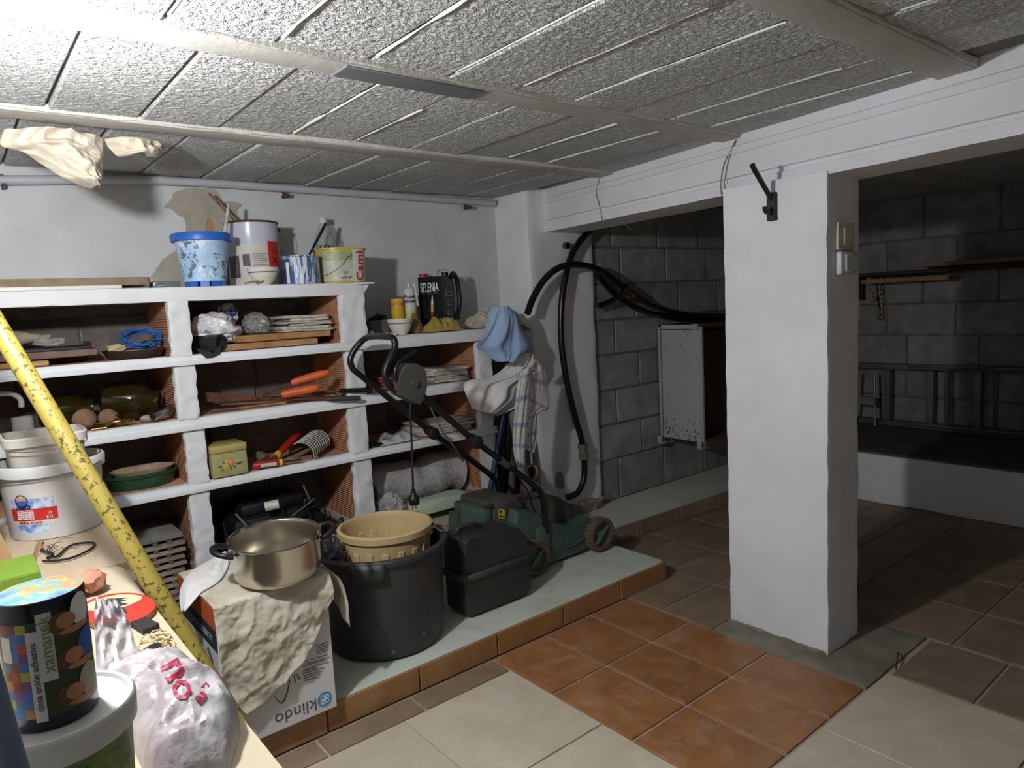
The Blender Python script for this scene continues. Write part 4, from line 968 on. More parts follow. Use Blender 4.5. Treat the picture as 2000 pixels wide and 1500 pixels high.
# --- row 3, middle: flowered tin, tools
pa = at(411, 925, 'y', 2.675); pb = at(485, 914, 'y', 2.675); s = mpp(pa); h = 68*s
pa.x = max(pa.x, .7235)
t = thing('flowered_tin', ((pa.x+pb.x)/2, 2.74, R3), 'pale green tin box painted with roses', 'tin')
k = mat('pale green enamel', 'aaa572', .4, c2='98915f', scale=9)
ca = ((pa.x+pb.x)/2, 2.745, R3+.01)
w_ = pb.x-pa.x
build('tin_body', M().box(pa.x, pb.x, 2.672, 2.80, R3+.002, R3+h*.72, .006), k, t)
build('lid', M().box(pa.x-.002, pb.x+.002, 2.67, 2.802, R3+h*.72, R3+h*.95, .007), mat('tin lid', 'b1a566', .4, c2='9c8f52', scale=8), t)
mx, mz = (pa.x+pb.x)/2, R3+h*.36
random.seed(3)
for (dx, dz, r, cc) in [(.002, .010, .013, 'c9805a'), (.001, .012, .0085, 'd99f7d'), (-.018, -.004, .012, 'cdb04a'), (-.014, .016, .008, 'd0b556')]:
    build('painted_rose', M().tube([(mx+dx, 2.6715, mz+dz), (mx+dx, 2.6702-(.0004 if r < .009 else 0), mz+dz)], r, 12), mat('rose '+cc, cc, .5), t)
for i in range(12):
    a = random.uniform(0, 6.28); d = random.uniform(.012, .04)
    q = V((mx+math.cos(a)*d*1.1, 2.6713, mz+math.sin(a)*d*.5)); e = V((math.cos(a), 0, math.sin(a)*.6)).normalized(); nn = V((-e.z, 0, e.x))
    build('painted_leaf', M().plate([q-e*.011, q+nn*.0038, q+e*.011, q-nn*.0038], (0, -.0006, 0)), mat('painted leaf', '5f6a3a', .5), t, ang=0)
p = at(530, 893, 'y', 2.72)
t = thing('wire_brush', (p.x, 2.74, R3), 'worn grey brush with bent wires lying by the tin', 'brush')
q = at(506, 880, 'y', 2.80)
build('brush_head', M().ball((q.x, 2.79, R3+.028), (.024, .026, .021), 3, lambda d: crumple(d, 2.2, .4, 15)), mat('dusty bristle', '6a6055', .95, c2='4a4038', scale=50), t)
for i in range(6): 
    e = V((q.x+random.uniform(.0, .05), 2.75+random.uniform(-.01, .04), R3+random.uniform(.004, .05)))
    build('bent_wire', M().tube(spline([(q.x, 2.78, R3+.03), (q.x+.02, 2.76, R3+.02+random.uniform(-.01, .02)), e], 5), .0018, 6), RUST, t)
a, b = at(492, 886, 'y', 2.70), at(543, 884, 'y', 2.685); a.z = R3+.018; b.z = R3+.016
t = thing('red_tool', b, 'garden hand tool with red handle and yellow collar beside the tin', 'tool')
build('handle', M().tube([a, a.lerp(b, .1), a.lerp(b, .9), b], [.011, .0145, .014, .012], 14), RED, t)
build('collar', M().tube([b, b+(b-a)*.12], .0145, 14), YEL, t)
build('label', M().plate([a.lerp(b, f)+V((0, -.0148, dz)) for f, dz in ((.25, -.006), (.85, -.006), (.85, .007), (.25, .007))], (0, -.0008, 0)), mat('pale label', 'c9c9bd', .5), t)
build('blade', M().tube([b+(b-a)*.1, b+(b-a)*.9], .011, 10, flat=.4), mat('dark iron', '3b352f', .6), t)
a, b = at(545, 890, 'y', 2.80), at(583, 858, 'y', 2.86)
a.z = R3+.03; b.z = R3+.085
t = thing('red_tool', a, 'second red handled garden tool tilted behind the ribbed holder', 'tool')
build('handle', M().tube([a, a.lerp(b, .1), a.lerp(b, .9), b+(b-a)*.2], [.012, .0145, .014, .011], 14), RED, t)
build('collar', M().tube([a-(b-a)*.14, a], .0145, 14), YEL, t)
build('blade', M().tube([a-(b-a)*.14, V((a.x-.05, a.y-.02, R3+.012))], .008, 8, flat=.5), mat('dark iron', '3b352f', .6), t)
# ribbed half-round holder
a, b = at(588, 896, 'y', 2.69), at(622, 850, 'y', 2.84); r = 23*mpp(a); a.z = R3+.030; b.z = R3+.045
t = thing('ribbed_holder', (a.x, 2.77, R3), 'grey half round metal holder with pale ribs', 'holder')
ax = (b-a).normalized(); side = V((0, 0, 1)).cross(ax).normalized(); up = ax.cross(side); n = 10
def arc(c, r, m=12): return [c+side*(r*math.cos(f))*-1+up*(r*math.sin(f)) for f in [-.35+(math.pi+.2)*i/m for i in range(m+1)]]
rings = [arc(a.lerp(b, i/24), r) for i in range(25)]
build('shell', M().grid(lambda u, v: rings[int(round(v*24))][int(round(u*12))], 12, 24), mat('dull grey metal', '2f2e2d', .6, metal=.2), t, solid=.002)
for i in range(n): build('rib', M().tube(arc(a.lerp(b, (i+.5)/n), r+.003)[0:10], .0026, 6), mat('pale rib', 'c9c6ba', .5, metal=.3), t)
# --- row 3, right
p = at(778, 850, 'y', 2.75); s = mpp(p)*.82
def f_pb(u, v):
    x = (u-.5)*100*s; y = (v-.5)*.18; q = V((x*14, y*14, 2)); e = max(0, 1-(2*abs(u-.5))**4)*max(0, 1-(2*abs(v-.5))**4)
    return V((p.x+x+y*.3, 2.78+y, R3+.004+.03*e*(.6+.5*ridged(q, 1.2, 3))))
k = NT('printed film'); k.set('Base Color', k.ramp(k.noise(35, 3), [(.34, hexc('5a6080')), (.40, hexc('c5c3c4'))])); k.set('Roughness', .25)
build('printed_film_bag', M().grid(f_pb, 30, 22), k.m, label='flat white printed plastic bag in the lower right compartment', cat='bag', ang=60, solid=.003)
p = at(738, 866, 'y', 2.71)
build('phone', M().cbox((p.x-.006, 2.715, R3+.008), (.06, .035, .013), (0, 0, -.1), .004), mat('glossy black', '141416', .2), label='small black phone lying at the left of the plastic bag', cat='phone')
paper_stack('newspaper_stack', 826, 928, 838, 2.72, .22, R3+.002, 5, 'folded newspapers in the lower right compartment', 21, .008)
# --- row 4 (on the plinth)
ZB4 = PZ+.003
random.seed(5)
xa, xb = .25, .612
TOPN = 16
for i in range(TOPN):
    d = random.uniform(-.012, .012)
    h0 = ZB4+i*.025
    t = thing('ribbed_tile', ((xa+xb)/2, 2.85, h0), (['lowest', 'second', 'third', 'fourth', 'fifth', 'sixth', 'seventh', 'eighth', 'ninth', 'tenth', 'eleventh', 'twelfth', 'thirteenth', 'fourteenth', 'fifteenth', 'topmost'][i]+(' dusty ribbed tile from the bottom of the lower left stack' if 0 < i < 15 else ' dusty ribbed tile of the lower left stack')), 'tile', 'stacked ribbed tiles')
    build('tile_slab', M().box(xa+d, xb+d, 2.70, 2.96, h0, h0+.013, .002), mat('dusty ribbed tile', '9d8f80', .9, c2='6e5d4e', scale=20, rvar=.15), t)
    mb = M()
    for j in range(7): mb.box(xa+d+.02+j*.047, xa+d+.036+j*.047, 2.702, 2.95, h0+.0135, h0+.0245, .001)
    build('tile_ribs', mb, mat('tile rib', '6f584a', .9, rvar=.2), t, ang=0)
h0 = ZB4+16*.025+.001
build('grey_board', M().box(xa-.03, xb-.005, 2.71, 2.98, h0, h0+.02, .002), mat('dusty grey board', '8b8783', .9, c2='605c58', scale=12), label='dusty grey board on top of the stacked tiles', cat='board')
# middle: dark junk
t = thing('black_machine', (1.0, 2.85, ZB4), 'black machine housing half hidden in the dark lower middle compartment', 'machine')
build('housing', M().box(.80, 1.16, 2.74, 2.98, ZB4, ZB4+.40, .02), mat('matt black', '0e0e10', .6), t)
build('housing_top', M().box(.84, 1.1, 2.77, 2.95, ZB4+.40, ZB4+.45, .015), mat('matt black', '0e0e10', .6), t)
random.seed(11)
for i in range(6):
    x = .76+i*.085; pts = [V((x+random.uniform(-.05, .05), 2.715+random.uniform(-.02, .01), ZB4+.22+random.uniform(-.06, .22))) for _ in range(6)]
    build('black_cable', M().tube(spline(pts, 6), .005, 7), mat('black cable', '1b1b1d', .5), t)
p = at(531, 987, 'y', 2.70); s = mpp(p)
a, b = at(518, 990, 'y', 2.71), at(545, 984, 'y', 2.69)
build('plug_cap', M().tube([a, b], 9.5*s, 18), BONE, t)
a, m_, b = at(592, 948, 'y', 2.71), at(607, 980, 'y', 2.69), at(570, 1008, 'y', 2.68)
build('grey_strap', M().tube([a, m_, b], .0075, 8, flat=.5), mat('grey strap', '77797d', .5, metal=.4), t)
a, b = at(460, 1003, 'y', 2.70), at(482, 1028, 'y', 2.68)
build('grey_strap', M().tube([a, b], .004, 8), mat('grey strap', '77797d', .5), t)
a = at(660, 1060, 'y', 2.62)
# right: bubble wrap roll, crumpled film, green sack
pa, pb = at(728, 930, 'y', 2.80), at(912, 920, 'y', 2.80)
r = .105; z = .352+r
k = NT('bubble wrap'); v = k.n('ShaderNodeTexVoronoi', {'Vector': k.co(), 'Scale': 85, 'Randomness': .15}).outputs['Distance']
k.set('Base Color', (*hexc('cbc6c4'), 1)); k.set('Roughness', .2); k.set('Alpha', .78); k.set('Normal', k.bump(k.math('ADD', k.math('MULTIPLY', v, -1.0), k.math('MULTIPLY', k.noise(14, 4), 2.0)), .004))
n = 18; axx = [V((pa.x+.01+(pb.x-pa.x-.02)*i/n, 2.885, z+.012*math.sin(i*.5))) for i in range(n+1)]
build('bubble_wrap_roll', M().tube(axx, [r*(.93+.06*math.sin(i*1.1)) for i in range(n+1)], 28).jitter(.012, 14), k.m, label='thick roll of bubble wrap in the lower right compartment', cat='bubble wrap')
p = at(762, 985, 'y', 2.66)
mb = M().ball((1.462, 2.71, .40), (.05, .05, .055), 4, lambda d: crumple(d, 1.8, .4, 41)); mb.v = [V((v.x, v.y, max(v.z, .352))) for v in mb.v]
build('film_wad', mb, m_clear('cloudy film', 'c4c2c0', .2, .55), label='wad of crumpled clear film before the bubble wrap', cat='film', ang=25)
def sack(name, x0, x1, y0, y1, z0, th, mt, label, off):
    def f(u, v):
        e = max(0, 1-(2*abs(u-.5))**6)*max(0, 1-(2*abs(v-.5))**6); q = V((x0+(x1-x0)*u, y0+(y1-y0)*v, off))
        return V((q.x, q.y, z0+.002+th*(e**.5)*(.93+.1*noise.noise(q*11))))
    mb = M().grid(f, 34, 24); nb = len(mb.v)
    g = M().grid(lambda u, v: V((x0+(x1-x0)*u, y0+(y1-y0)*v, z0+.001)), 34, 24); mb.add(g.v, g.f)
    return build(name, mb, mt, label=label, cat='sack', ang=60)
DUSTY = mat('dusty grey paper', '9b9484', .9, c2='b3aa98', scale=9, bump=.002, bscale=30)
sack('cement_sack', 1.395, 1.89, 2.645, 2.99, ZB4, .125, DUSTY, 'lower dusty grey paper sack under the bubble wrap', 1)
sack('cement_sack', 1.395, 1.89, 2.64, 2.99, ZB4+.129, .125, DUSTY, 'upper dusty grey paper sack carrying the bubble wrap', 2)
sack('cement_sack', 1.53, 1.89, 2.638, 2.77, ZB4+.262, .055, mat('pale green sack paper', 'a3b39b', .75, c2='bcc6b4', scale=12, bump=.002, bscale=30), 'pale green paper sack lying before the bubble wrap', 3)
p = at(815, 993, 'y', 2.66)
build('paper_scrap', M().cbox((p.x, 2.74, .353), (.05, .03, .004), (0, 0, .4), .001), mat('brown scrap', '5f4c40', .8), label='small brown scrap lying on the dusty sack', cat='scrap')
# ================================================================ conduit, ceiling rags, wires, hook, switches
a, b = V((-1.3, 2.985, 1.783)), at(966, 397, 'y', 2.985)
t = thing('conduit_pipe', (0.6, 2.985, 1.77), 'grey white conduit pipe running along the top of the wall', 'pipe')
pts = [at(x, y, 'y', 2.985) for x, y in [(0, 352), (300, 352), (600, 371), (966, 397)]]; pts = [pts[0]+(pts[0]-pts[1])*2.2]+pts
build('pipe', M().tube(spline(pts, 6), .0165, 16), mat('pale grey pvc', 'bcbcc2', .5, var=.05), t)
for x, y in [(5, 350), (556, 371), (912, 396)]:
    p = at(x, y, 'y', 2.985)
    build('pipe_clip', M().tube([p+V((0, math.cos(f)*.02, math.sin(f)*.02)) for f in [i*.35-2.2 for i in range(10)]], .006, 8, flat=.5).box(p.x-.006, p.x+.006, 2.955, 3.012, p.z-.032, p.z-.018, .001), RUST if x > 50 else BLK, t)
def ceil_rag(pxl, pxr, label, Y=2.32, off=0, nu=80, nv=64, amp=.05):
    L = spline([at(x, y, 'y', Y) for x, y in pxl], 10); R = spline([at(x, y, 'y', Y) for x, y in pxr], 10)
    def samp(c, t):
        i = t*(len(c)-1); j = int(min(i, len(c)-2)); return c[j].lerp(c[j+1], i-j)
    def f(u, v):
        p = samp(L, v).lerp(samp(R, v), u); q = V((u*2.6+off, v*2.6, off))
        d = amp*(.7*ridged(q, .9)+.4*ridged(q, 1.9, 3)+.08*ridged(q, 4.2, 7))*(.3+.7*math.sin(math.pi*u)**.5) + .05*math.sin(math.pi*u)
        return p+V((0, -d+.03, 0))
    return rag('ceiling_rag', f, nu, nv, C_CEIL, label)
ceil_rag([(8, 250), (2, 280), (40, 292), (72, 310), (110, 335), (140, 352), (180, 366)], [(204, 268), (204, 285), (204, 300), (203, 320), (203, 340), (200, 355), (196, 366)], 'large cream cloth stuffed behind the ceiling joist and hanging down', off=1)
ceil_rag([(206, 268), (212, 280), (222, 292), (232, 302), (250, 303)], [(322, 278), (322, 288), (320, 296), (312, 303), (290, 302)], 'small cream cloth tucked behind the joist right of the large one', off=4, nu=36, nv=24, amp=.03)
def girder_pt(x, y):
    d = ray(x, y); t_ = (2.105+.143*CAM.y-CAM.x)/(d.x-.143*d.y); return CAM+d*t_+V((-.006, 0, 0))
WIRE = mat('thin grey wire', '6f6f72', .6)
build('loose_wire', M().tube(spline([girder_pt(x, y) for x, y in [(1172, 350), (1166, 375), (1172, 400), (1176, 420), (1180, 436)]]+[girder_pt(1196, 442)+V((-.03, 0, 0)), girder_pt(1225, 430)+V((-.05, 0, 0)), girder_pt(1252, 450)+V((-.06, 0, 0))], 6), .0014, 6), WIRE, label='thin grey wire dangling from the girder near the column', cat='wire')
build('loose_wire', M().tube(spline([girder_pt(x, y) for x, y in [(1440, 272), (1433, 290), (1424, 315), (1418, 345), (1416, 372)]], 6)+spline([girder_pt(x, y) for x, y in [(1410, 380), (1410, 350), (1416, 320), (1428, 295), (1439, 273)]], 6), .0014, 6), WIRE, label='thin wire loop hanging on the girder above the pillar', cat='wire')
# hook on the pillar
IRON = mat('black wrought iron', '18181b', .5, var=.1, bump=.0006, bscale=90)
X0 = 2.252
p = at(1508, 404, 'x', X0)
t = thing('coat_hook', p, 'black wrought iron double hook on the white pillar', 'hook')
a = at(1499, 378, 'x', X0); b = at(1518, 430, 'x', X0)
build('back_plate', M().box(X0-.008, X0+.006, b.y, a.y, b.z, a.z, .002), IRON, t)
cy = (a.y+b.y)/2
build('upper_arm', M().tube(spline([(X0-.006, cy, a.z-.02), (X0-.03, cy, a.z), (X0-.075, cy, a.z+.04), (X0-.11, cy, a.z+.072), (X0-.12, cy, a.z+.085)], 6), .0085, 12), IRON, t)
build('lower_hook', M().tube(spline([(X0-.006, cy, b.z+.03), (X0-.025, cy, b.z+.026), (X0-.042, cy, b.z+.03), (X0-.05, cy, b.z+.045)], 6), .0075, 12), IRON, t)
# switches on the pillar's shaded side
YP = 1.131
a, b = at(1632, 434, 'y', YP), at(1666, 489, 'y', YP)
t = thing('light_switch', ((a.x+b.x)/2, YP, b.z), 'flat beige switch plate, upper one on the pillar side', 'switch')
build('plate', M().box(a.x, b.x-.01, YP-.010, YP+.003, b.z, a.z, .003), mat('ivory plastic', 'd9d3bf', .4), t)
build('rocker', M().box(a.x+.03, b.x-.03, YP-.016, YP-.008, b.z+.016, a.z-.018, .002), mat('ivory plastic', 'd9d3bf', .4), t)
a, b = at(1631, 491, 'y', YP), at(1666, 537, 'y', YP)
t = thing('light_switch', ((a.x+b.x)/2, YP, b.z), 'rounded white surface switch box, lower one on the pillar side', 'switch')
build('box', M().box(a.x, b.x-.01, YP-.022, YP+.003, b.z, a.z, .010), WPL, t)
build('rocker', M().box(a.x+.022, b.x-.022, YP-.028, YP-.018, b.z+.012, a.z-.010, .003), WPL, t)
# ================================================================ hoses at the column
HOSE = mat('black polyethylene hose', '0f1014', .32, var=.1)
t = thing('water_hose', at(1110, 968, 'y', 2.70), 'thick black hose running down the corner column into its foot', 'hose')
Yh = 2.70
pts = [at(1152, 452, 'y', 2.705), at(1131, 473, 'y', 2.705), at(1112, 510, 'y', Yh), at(1098, 580, 'y', Yh), at(1096, 660, 'y', Yh), at(1106, 740, 'y', Yh), at(1122, 810, 'y', Yh), at(1136, 860, 'y', Yh), at(1141, 900, 'y', Yh), at(1140, 935, 'y', Yh), at(1128, 962, 'y', 2.70), at(1106, 972, 'y', 2.722)]
hr = 6.4*mpp(pts[4])
build('hose_pipe', M().tube(spline(pts, 8), hr, 14), HOSE, t)
q = at(1139, 882, 'y', Yh); d = (at(1141, 900, 'y', Yh)-at(1136, 860, 'y', Yh)).normalized()
GREYC = mat('grey coupling', '6d6a5f', .6, var=.1)
build('coupling', M().tube([q-d*.045, q-d*.04, q-d*.015, q-d*.012, q+d*.008, q+d*.012, q+d*.038, q+d*.04], [hr*1.3, hr*1.6, hr*1.6, hr*1.25, hr*1.25, hr*1.65, hr*1.65, hr*1.3], 14), GREYC, t)
t = thing('water_hose', at(1230, 575, 'y', 2.70), 'black hose arching from the column to the rusty cabinet with brass tee', 'hose')
pts = [at(1030, 612, 'y', 2.66), at(1042, 580, 'y', 2.67), at(1064, 545, 'y', 2.66), at(1092, 523, 'y', 2.65), at(1130, 517, 'y', 2.65), at(1175, 530, 'y', 2.66), at(1225, 566, 'y', 2.68), at(1270, 596, 'y', 2.69), at(1330, 613, 'y', 2.66), at(1395, 617, 'y', 2.66), at(1450, 617, 'y', 2.66)]
build('hose_pipe', M().tube(spline(pts, 8), hr, 14), HOSE, t)
q = at(1228, 569, 'y', 2.68); d = (at(1240, 578, 'y', 2.68)-at(1215, 560, 'y', 2.68)).normalized()
build('brass_tee', M().tube([q-d*.045, q-d*.03, q-d*.028, q+d*.028, q+d*.03, q+d*.045], [hr*1.5, hr*1.5, hr*1.2, hr*1.2, hr*1.5, hr*1.5], 8).tube([q, at(1212, 578, 'y', 2.68)], hr*1.3, 8), BRASS, t)
build('hose_branch', M().tube(spline([at(1214, 577, 'y', 2.68), at(1190, 590, 'y', 2.71), at(1168, 598, 'y', 2.725)], 6), hr*.95, 14), HOSE, t)
t = thing('water_hose', at(1200, 560, 'y', 2.76), 'second black hose sagging behind the arched one to the cabinet', 'hose')
pts = [at(1166, 535, 'y', 2.72), at(1178, 550, 'y', 2.73), at(1205, 578, 'y', 2.74), at(1250, 605, 'y', 2.74), at(1300, 617, 'y', 2.72), at(1345, 621, 'y', 2.72), at(1440, 623, 'y', 2.72)]
build('hose_pipe', M().tube(spline(pts, 8), hr*.95, 14), HOSE, t)
p = at(1104, 480, 'y', 2.745)
t = thing('pipe_stub', p-V((0, 0, .02)), 'brass pipe stub sticking out of the column near its top', 'pipe stub')
build('brass_nut', M().tube([p+V((0, .02, 0)), p+V((0, -.02, 0))], .018, 8), BRASS, t)
build('white_sleeve', M().tube([p+V((.02, .02, -.002)), p+V((.02, -.012, -.002))], .015, 14), WPL, t)
build('pipe_bore', M().tube([p+V((0, -.018, 0)), p+V((0, -.0215, 0))], .010, 12), BLK, t)
# ================================================================ rusty cabinet on the block wall
k = NT('rusty white enamel'); n = k.noise(70, 4, .6); n2 = k.noise(7, 4, .6)
zz = k.n('ShaderNodeSeparateXYZ', {0: k.co()}).outputs[2]
low = k.ramp(zz, [(.0, .09), (.22, 0.0)])
msk = k.ramp(k.math('ADD', k.math('ADD', n, k.math('MULTIPLY', n2, .25)), low), [(.755, 0.0), (.80, 1.0)])
k.set('Base Color', k.mix(msk, hexc('b3b2b3'), hexc('6e4a2b'))); k.set('Roughness', .5); ENAM = k.m
XC = 3.40
t = thing('metal_cabinet', (3.7, 2.6, .40), 'rusty white enamelled metal cabinet frame hung on the block wall', 'cabinet')
y0, y1, z0, z1 = 2.445, 2.765, .40, 1.092
build('side_panel', M().box(XC, XC+.006, y0+.02, y1-.025, z0, z1, .001), ENAM, t)
build('side_panel', M().box(4.02, 4.026, y0+.02, y1-.025, z0, z1-.05, .001), ENAM, t)
for y in (y0, y1-.018):
    for x in (XC-.004, 4.01): build('corner_post', M().box(x, x+.018, y, y+.018, z0-.02, z1-.012, .002), mat('white enamel', 'b7b7ba', .45), t)
build('back_panel', M().box(XC+.006, 4.02, y1-.006, y1-.002, z0, z1), RUST, t)
for z in (z0-.004, z1-.012): build('rusty_rail', M().box(XC, 4.02, y0+.004, y0+.02, z, z+.016, .002), RUST, t)
build('rusty_floor', M().box(XC+.006, 4.02, y0+.02, y1-.01, z0, z0+.004), RUST, t)
build('rusty_top', M().box(XC, 4.02, y0+.06, y1-.01, z1-.03, z1-.026), RUST, t)
for y in (y0-.01, y1-.04): build('foot_bracket', M().box(XC-.045, XC+.01, y, y+.03, z0-.035, z0-.022, .002).box(XC-.045, XC-.038, y, y+.03, z0-.022, z0+.015, .001), mat('white enamel', 'b7b7ba', .45), t)
for y in (y0+.02, ): build('top_bracket', M().box(XC-.015, XC+.01, y, y+.04, z1-.03, z1+.004, .002), mat('white enamel', 'b7b7ba', .45), t)
build('inner_door', M().box(3.55, 4.0, 2.56, 2.57, z0+.01, z1-.05, .001), mat('brown varnish', '4a3018', .6), t)
# ================================================================ right-hand store: boards, bracket, ladder
for (pa, pb, X, th, dpt, mt, lb) in [((1682, 552), (1853, 540), 4.86, .028, .16, WOOD, 'short pale plank at the left end of the wall shelf'),
                                   ((1790, 517), (2040, 503), 4.82, .026, .2, mat('grey brown plank', '8a7a6a', .8), 'long grey plank lying on the wall shelf at the right')]:
    a, b = at(*pa, 'x', X), at(*pb, 'x', X)
    z = (a.z+b.z)/2
    build('shelf_plank', M().box(X, X+dpt, b.y, a.y, z-th/2, z+th/2, .002), mt, label=lb, cat='plank')
build('storage_board', M().box(4.84, 5.06, .9, 2.5, 1.320, 1.345, .003), mat('dark board', '3d342c', .8, c2='2b241f'), label='long dark board forming the wall shelf in the store', cat='board')
p = at(1720, 600, 'x', 5.05)
t = thing('shelf_bracket', (5.04, p.y, 1.03), 'rusty white bracket under the wall shelf', 'bracket')
k = NT('flaking paint'); k.set('Base Color', k.ramp(k.noise(60, 4), [(.47, hexc('5a3d26')), (.53, hexc('b0a99c'))])); k.set('Roughness', .8)
build('upright', M().box(5.035, 5.066, p.y-.02, p.y+.02, 1.02, 1.32, .002), k.m, t); build('arm', M().tube([(5.04, p.y, 1.05), (4.86, p.y, 1.31)], .011, 8), k.m, t)
p = at(1682, 575, 'x', 5.04)
build('shelf_bracket', M().box(5.03, 5.068, p.y-.02, p.y+.02, 1.16, 1.32, .003), BLK, label='short black bracket under the wall shelf beside the pillar', cat='bracket')
ALU = mat('dull aluminium', '7d7e82', .42, var=.08, metal=.75, scale=8)
t = thing('ladder', (5.0, 1.7, .298), 'aluminium ladder lying on edge on the ledge against the wall', 'ladder')
yl0, yl1 = .55, 2.38
build('side_rail', M().box(4.98, 5.045, yl0, yl1, .298, .335, .003), ALU, t)
build('side_rail', M().box(5.0, 5.062, yl0, yl1, .685, .722, .003), ALU, t)
for i in range(7): build('rung', M().box(4.993, 5.05, .72+i*.27, .765+i*.27, .334, .687, .003), ALU, t)
for i in range(5): build('inner_rung', M().box(4.96, 4.975, .62+i*.27, .645+i*.27, .334, .70, .002), mat('dark aluminium', '5c5d61', .5, metal=.6), t)
build('inner_rail', M().box(4.955, 4.978, yl0, 1.95, .694, .712, .002).box(4.955, 4.978, yl0, 1.95, .30, .32, .002), mat('dark aluminium', '5c5d61', .5, metal=.6), t)
p = at(1690, 780, 'x', 4.93)
t = thing('folding_stool', (4.95, p.y, .298), 'small pale folding step leaning at the near end of the ladder', 'stool')
for dy in (-.07, .07): build('leg', M().tube([(4.92, p.y+dy, .30), (4.945, p.y+dy*.8, .66)], .009, 10), mat('pale tube', '9a9ca2', .4, metal=.5), t)
build('step', M().box(4.915, 4.94, p.y-.07, p.y+.07, .44, .50, .003), mat('pale blue metal', '8b93a3', .4, metal=.4), t)
p = at(1750, 1310, 'z', 0); a = at(1752, 1278, 'z', 0)
build('dry_twig', M().tube(spline([V((a.x, a.y, .004)), a.lerp(p, .4)+V((.008, 0, .02)), V((p.x, p.y, .004))], 6), .0022, 6), mat('dark twig', '2f2318', .9), label='thin dry twig lying on the floor right of the pillar', cat='twig')
from mathutils.bvhtree import BVHTree
# ================================================================ lawn mower
GREEN = mat('dusty green plastic', '3c5549', .5, c2='4e6056', scale=7, bump=.0005, bscale=40)
MDARK = mat('dusty dark plastic', '35322f', .6, c2='57524b', scale=7)
BARM = mat('black painted tube', '141415', .35, var=.1)
mower = thing('lawn_mower', (2.0, 2.43, PZ), 'green electric lawn mower with black folding handle on the plinth', 'lawn mower')
def pxpoly(pts, Y): return [(q.x, q.z) for q in (at(x, y, 'y', Y) for x, y in pts)]
side = pxpoly([(955, 1080), (957, 1026), (1003, 1022), (1006, 996), (1034, 997), (1056, 1006), (1066, 1016), (1085, 1020), (1105, 1026), (1120, 1028), (1134, 1020), (1146, 1011), (1157, 1013), (1165, 1030), (1160, 1055), (1143, 1076), (1120, 1088), (1077, 1101), (1045, 1106), (1000, 1112), (960, 1115)], 2.29)
mb = M(); nsl = 9
for i in range(nsl):      # rounded across the width
    pass
n = len(side); cx = sum(p[0] for p in side)/n; cz = PZ+.12
sl = [(0, .93), (.012, .985), (.04, 1.0), (.29, 1.0), (.318, .985), (.33, .93)]
vs = []
for d, k_ in sl: vs += [V((cx+(x-cx)*k_, 2.285+d, cz+(z-cz)*k_)) for x, z in side]
vs = [V((p.x, p.y, max(p.z, PZ+.018))) for p in vs]
fs = [tuple(range(n))[::-1], tuple((len(sl)-1)*n+i for i in range(n))]
for j in range(len(sl)-1): fs += [(j*n+i, j*n+(i+1) % n, (j+1)*n+(i+1) % n, (j+1)*n+i) for i in range(n)]
build('deck', mb.add(vs, fs), GREEN, mower, ang=35)
# moulded belt line along the skirt and raised pocket for the handle foot
a = [at(x, y, 'y', 2.283) for x, y in [(1140, 1052), (1120, 1064), (1085, 1075), (1068, 1078)]]
build('skirt_line', M().tube(spline(a, 6), .006, 8), GREEN, mower)
p = at(1062, 1045, 'y', 2.27)
build('handle_pocket', M().box(p.x-.03, p.x+.035, 2.268, 2.30, p.z-.09, p.z+.035, .01), GREEN, mower)
# motor cover
mot = pxpoly([(990, 985), (1010, 972), (1040, 966), (1066, 964), (1090, 970), (1108, 982), (1118, 996), (1128, 1016), (1100, 1026), (1040, 1026), (990, 1020)], 2.42)
n = len(mot); cx = sum(p[0] for p in mot)/n; cz = min(p[1] for p in mot)
sl = [(0, .72), (.03, .92), (.07, 1.0), (.13, 1.0), (.17, .92), (.20, .72)]; vs = []
for d, k_ in sl: vs += [V((cx+(x-cx)*(.7+.3*k_), 2.35+d, cz+(z-cz)*k_)) for x, z in mot]
fs = [tuple(range(n))[::-1], tuple((len(sl)-1)*n+i for i in range(n))]
for j in range(len(sl)-1): fs += [(j*n+i, j*n+(i+1) % n, (j+1)*n+(i+1) % n, (j+1)*n+i) for i in range(n)]
cov = build('motor_cover', M().add(vs, fs), MDARK, mower, ang=50)
for i in range(3):
    for j in range(3):
        q = at(1010+j*14, 974+i*4-j*1, 'y', 2.42); build('vent_slot', M().cbox((q.x, 2.38+i*.03, q.z+.012), (.02, .01, .006), (0, .1, 0), .001), BLK, cov)
# rear hatch with yellow sticker
a, b = at(955, 985, 'y', 2.36), at(1006, 1012, 'y', 2.36)
hatch = build('rear_hatch', M().box(a.x, b.x+.01, 2.33, 2.58, b.z-.03, a.z+.006, .012), MDARK, mower)
q = [at(x, y, 'y', 2.3285) for x, y in [(975, 993), (986, 996), (985, 1014), (973, 1011)]]
st = build('warning_sticker', M().plate(q, (0, -.001, 0)), mat('yellow sticker', 'd6c02e', .5, var=.04), hatch, ang=0)
build('sticker_mark', M().plate([at(x, y, 'y', 2.327) for x, y in [(976.5, 996), (980, 997), (979.5, 1003), (976, 1002)]], (0, -.0006, 0)), BLKP, st, ang=0)
build('sticker_mark', M().plate([at(x, y, 'y', 2.327) for x, y in [(975.5, 1006), (984, 1008.5), (983.8, 1011), (975.2, 1008.5)]], (0, -.0006, 0)), BLKP, st, ang=0)
for x in (952, 1008):
    q = at(x, 985, 'y', 2.35); build('hinge', M().tube([(q.x, 2.325, q.z), (q.x, 2.37, q.z)], .012, 10), MDARK, hatch)
q = at(945, 1005, 'y', 2.36); build('green_bracket', M().box(q.x-.02, q.x+.025, 2.335, 2.56, q.z-.06, q.z+.025, .008), GREEN, mower)
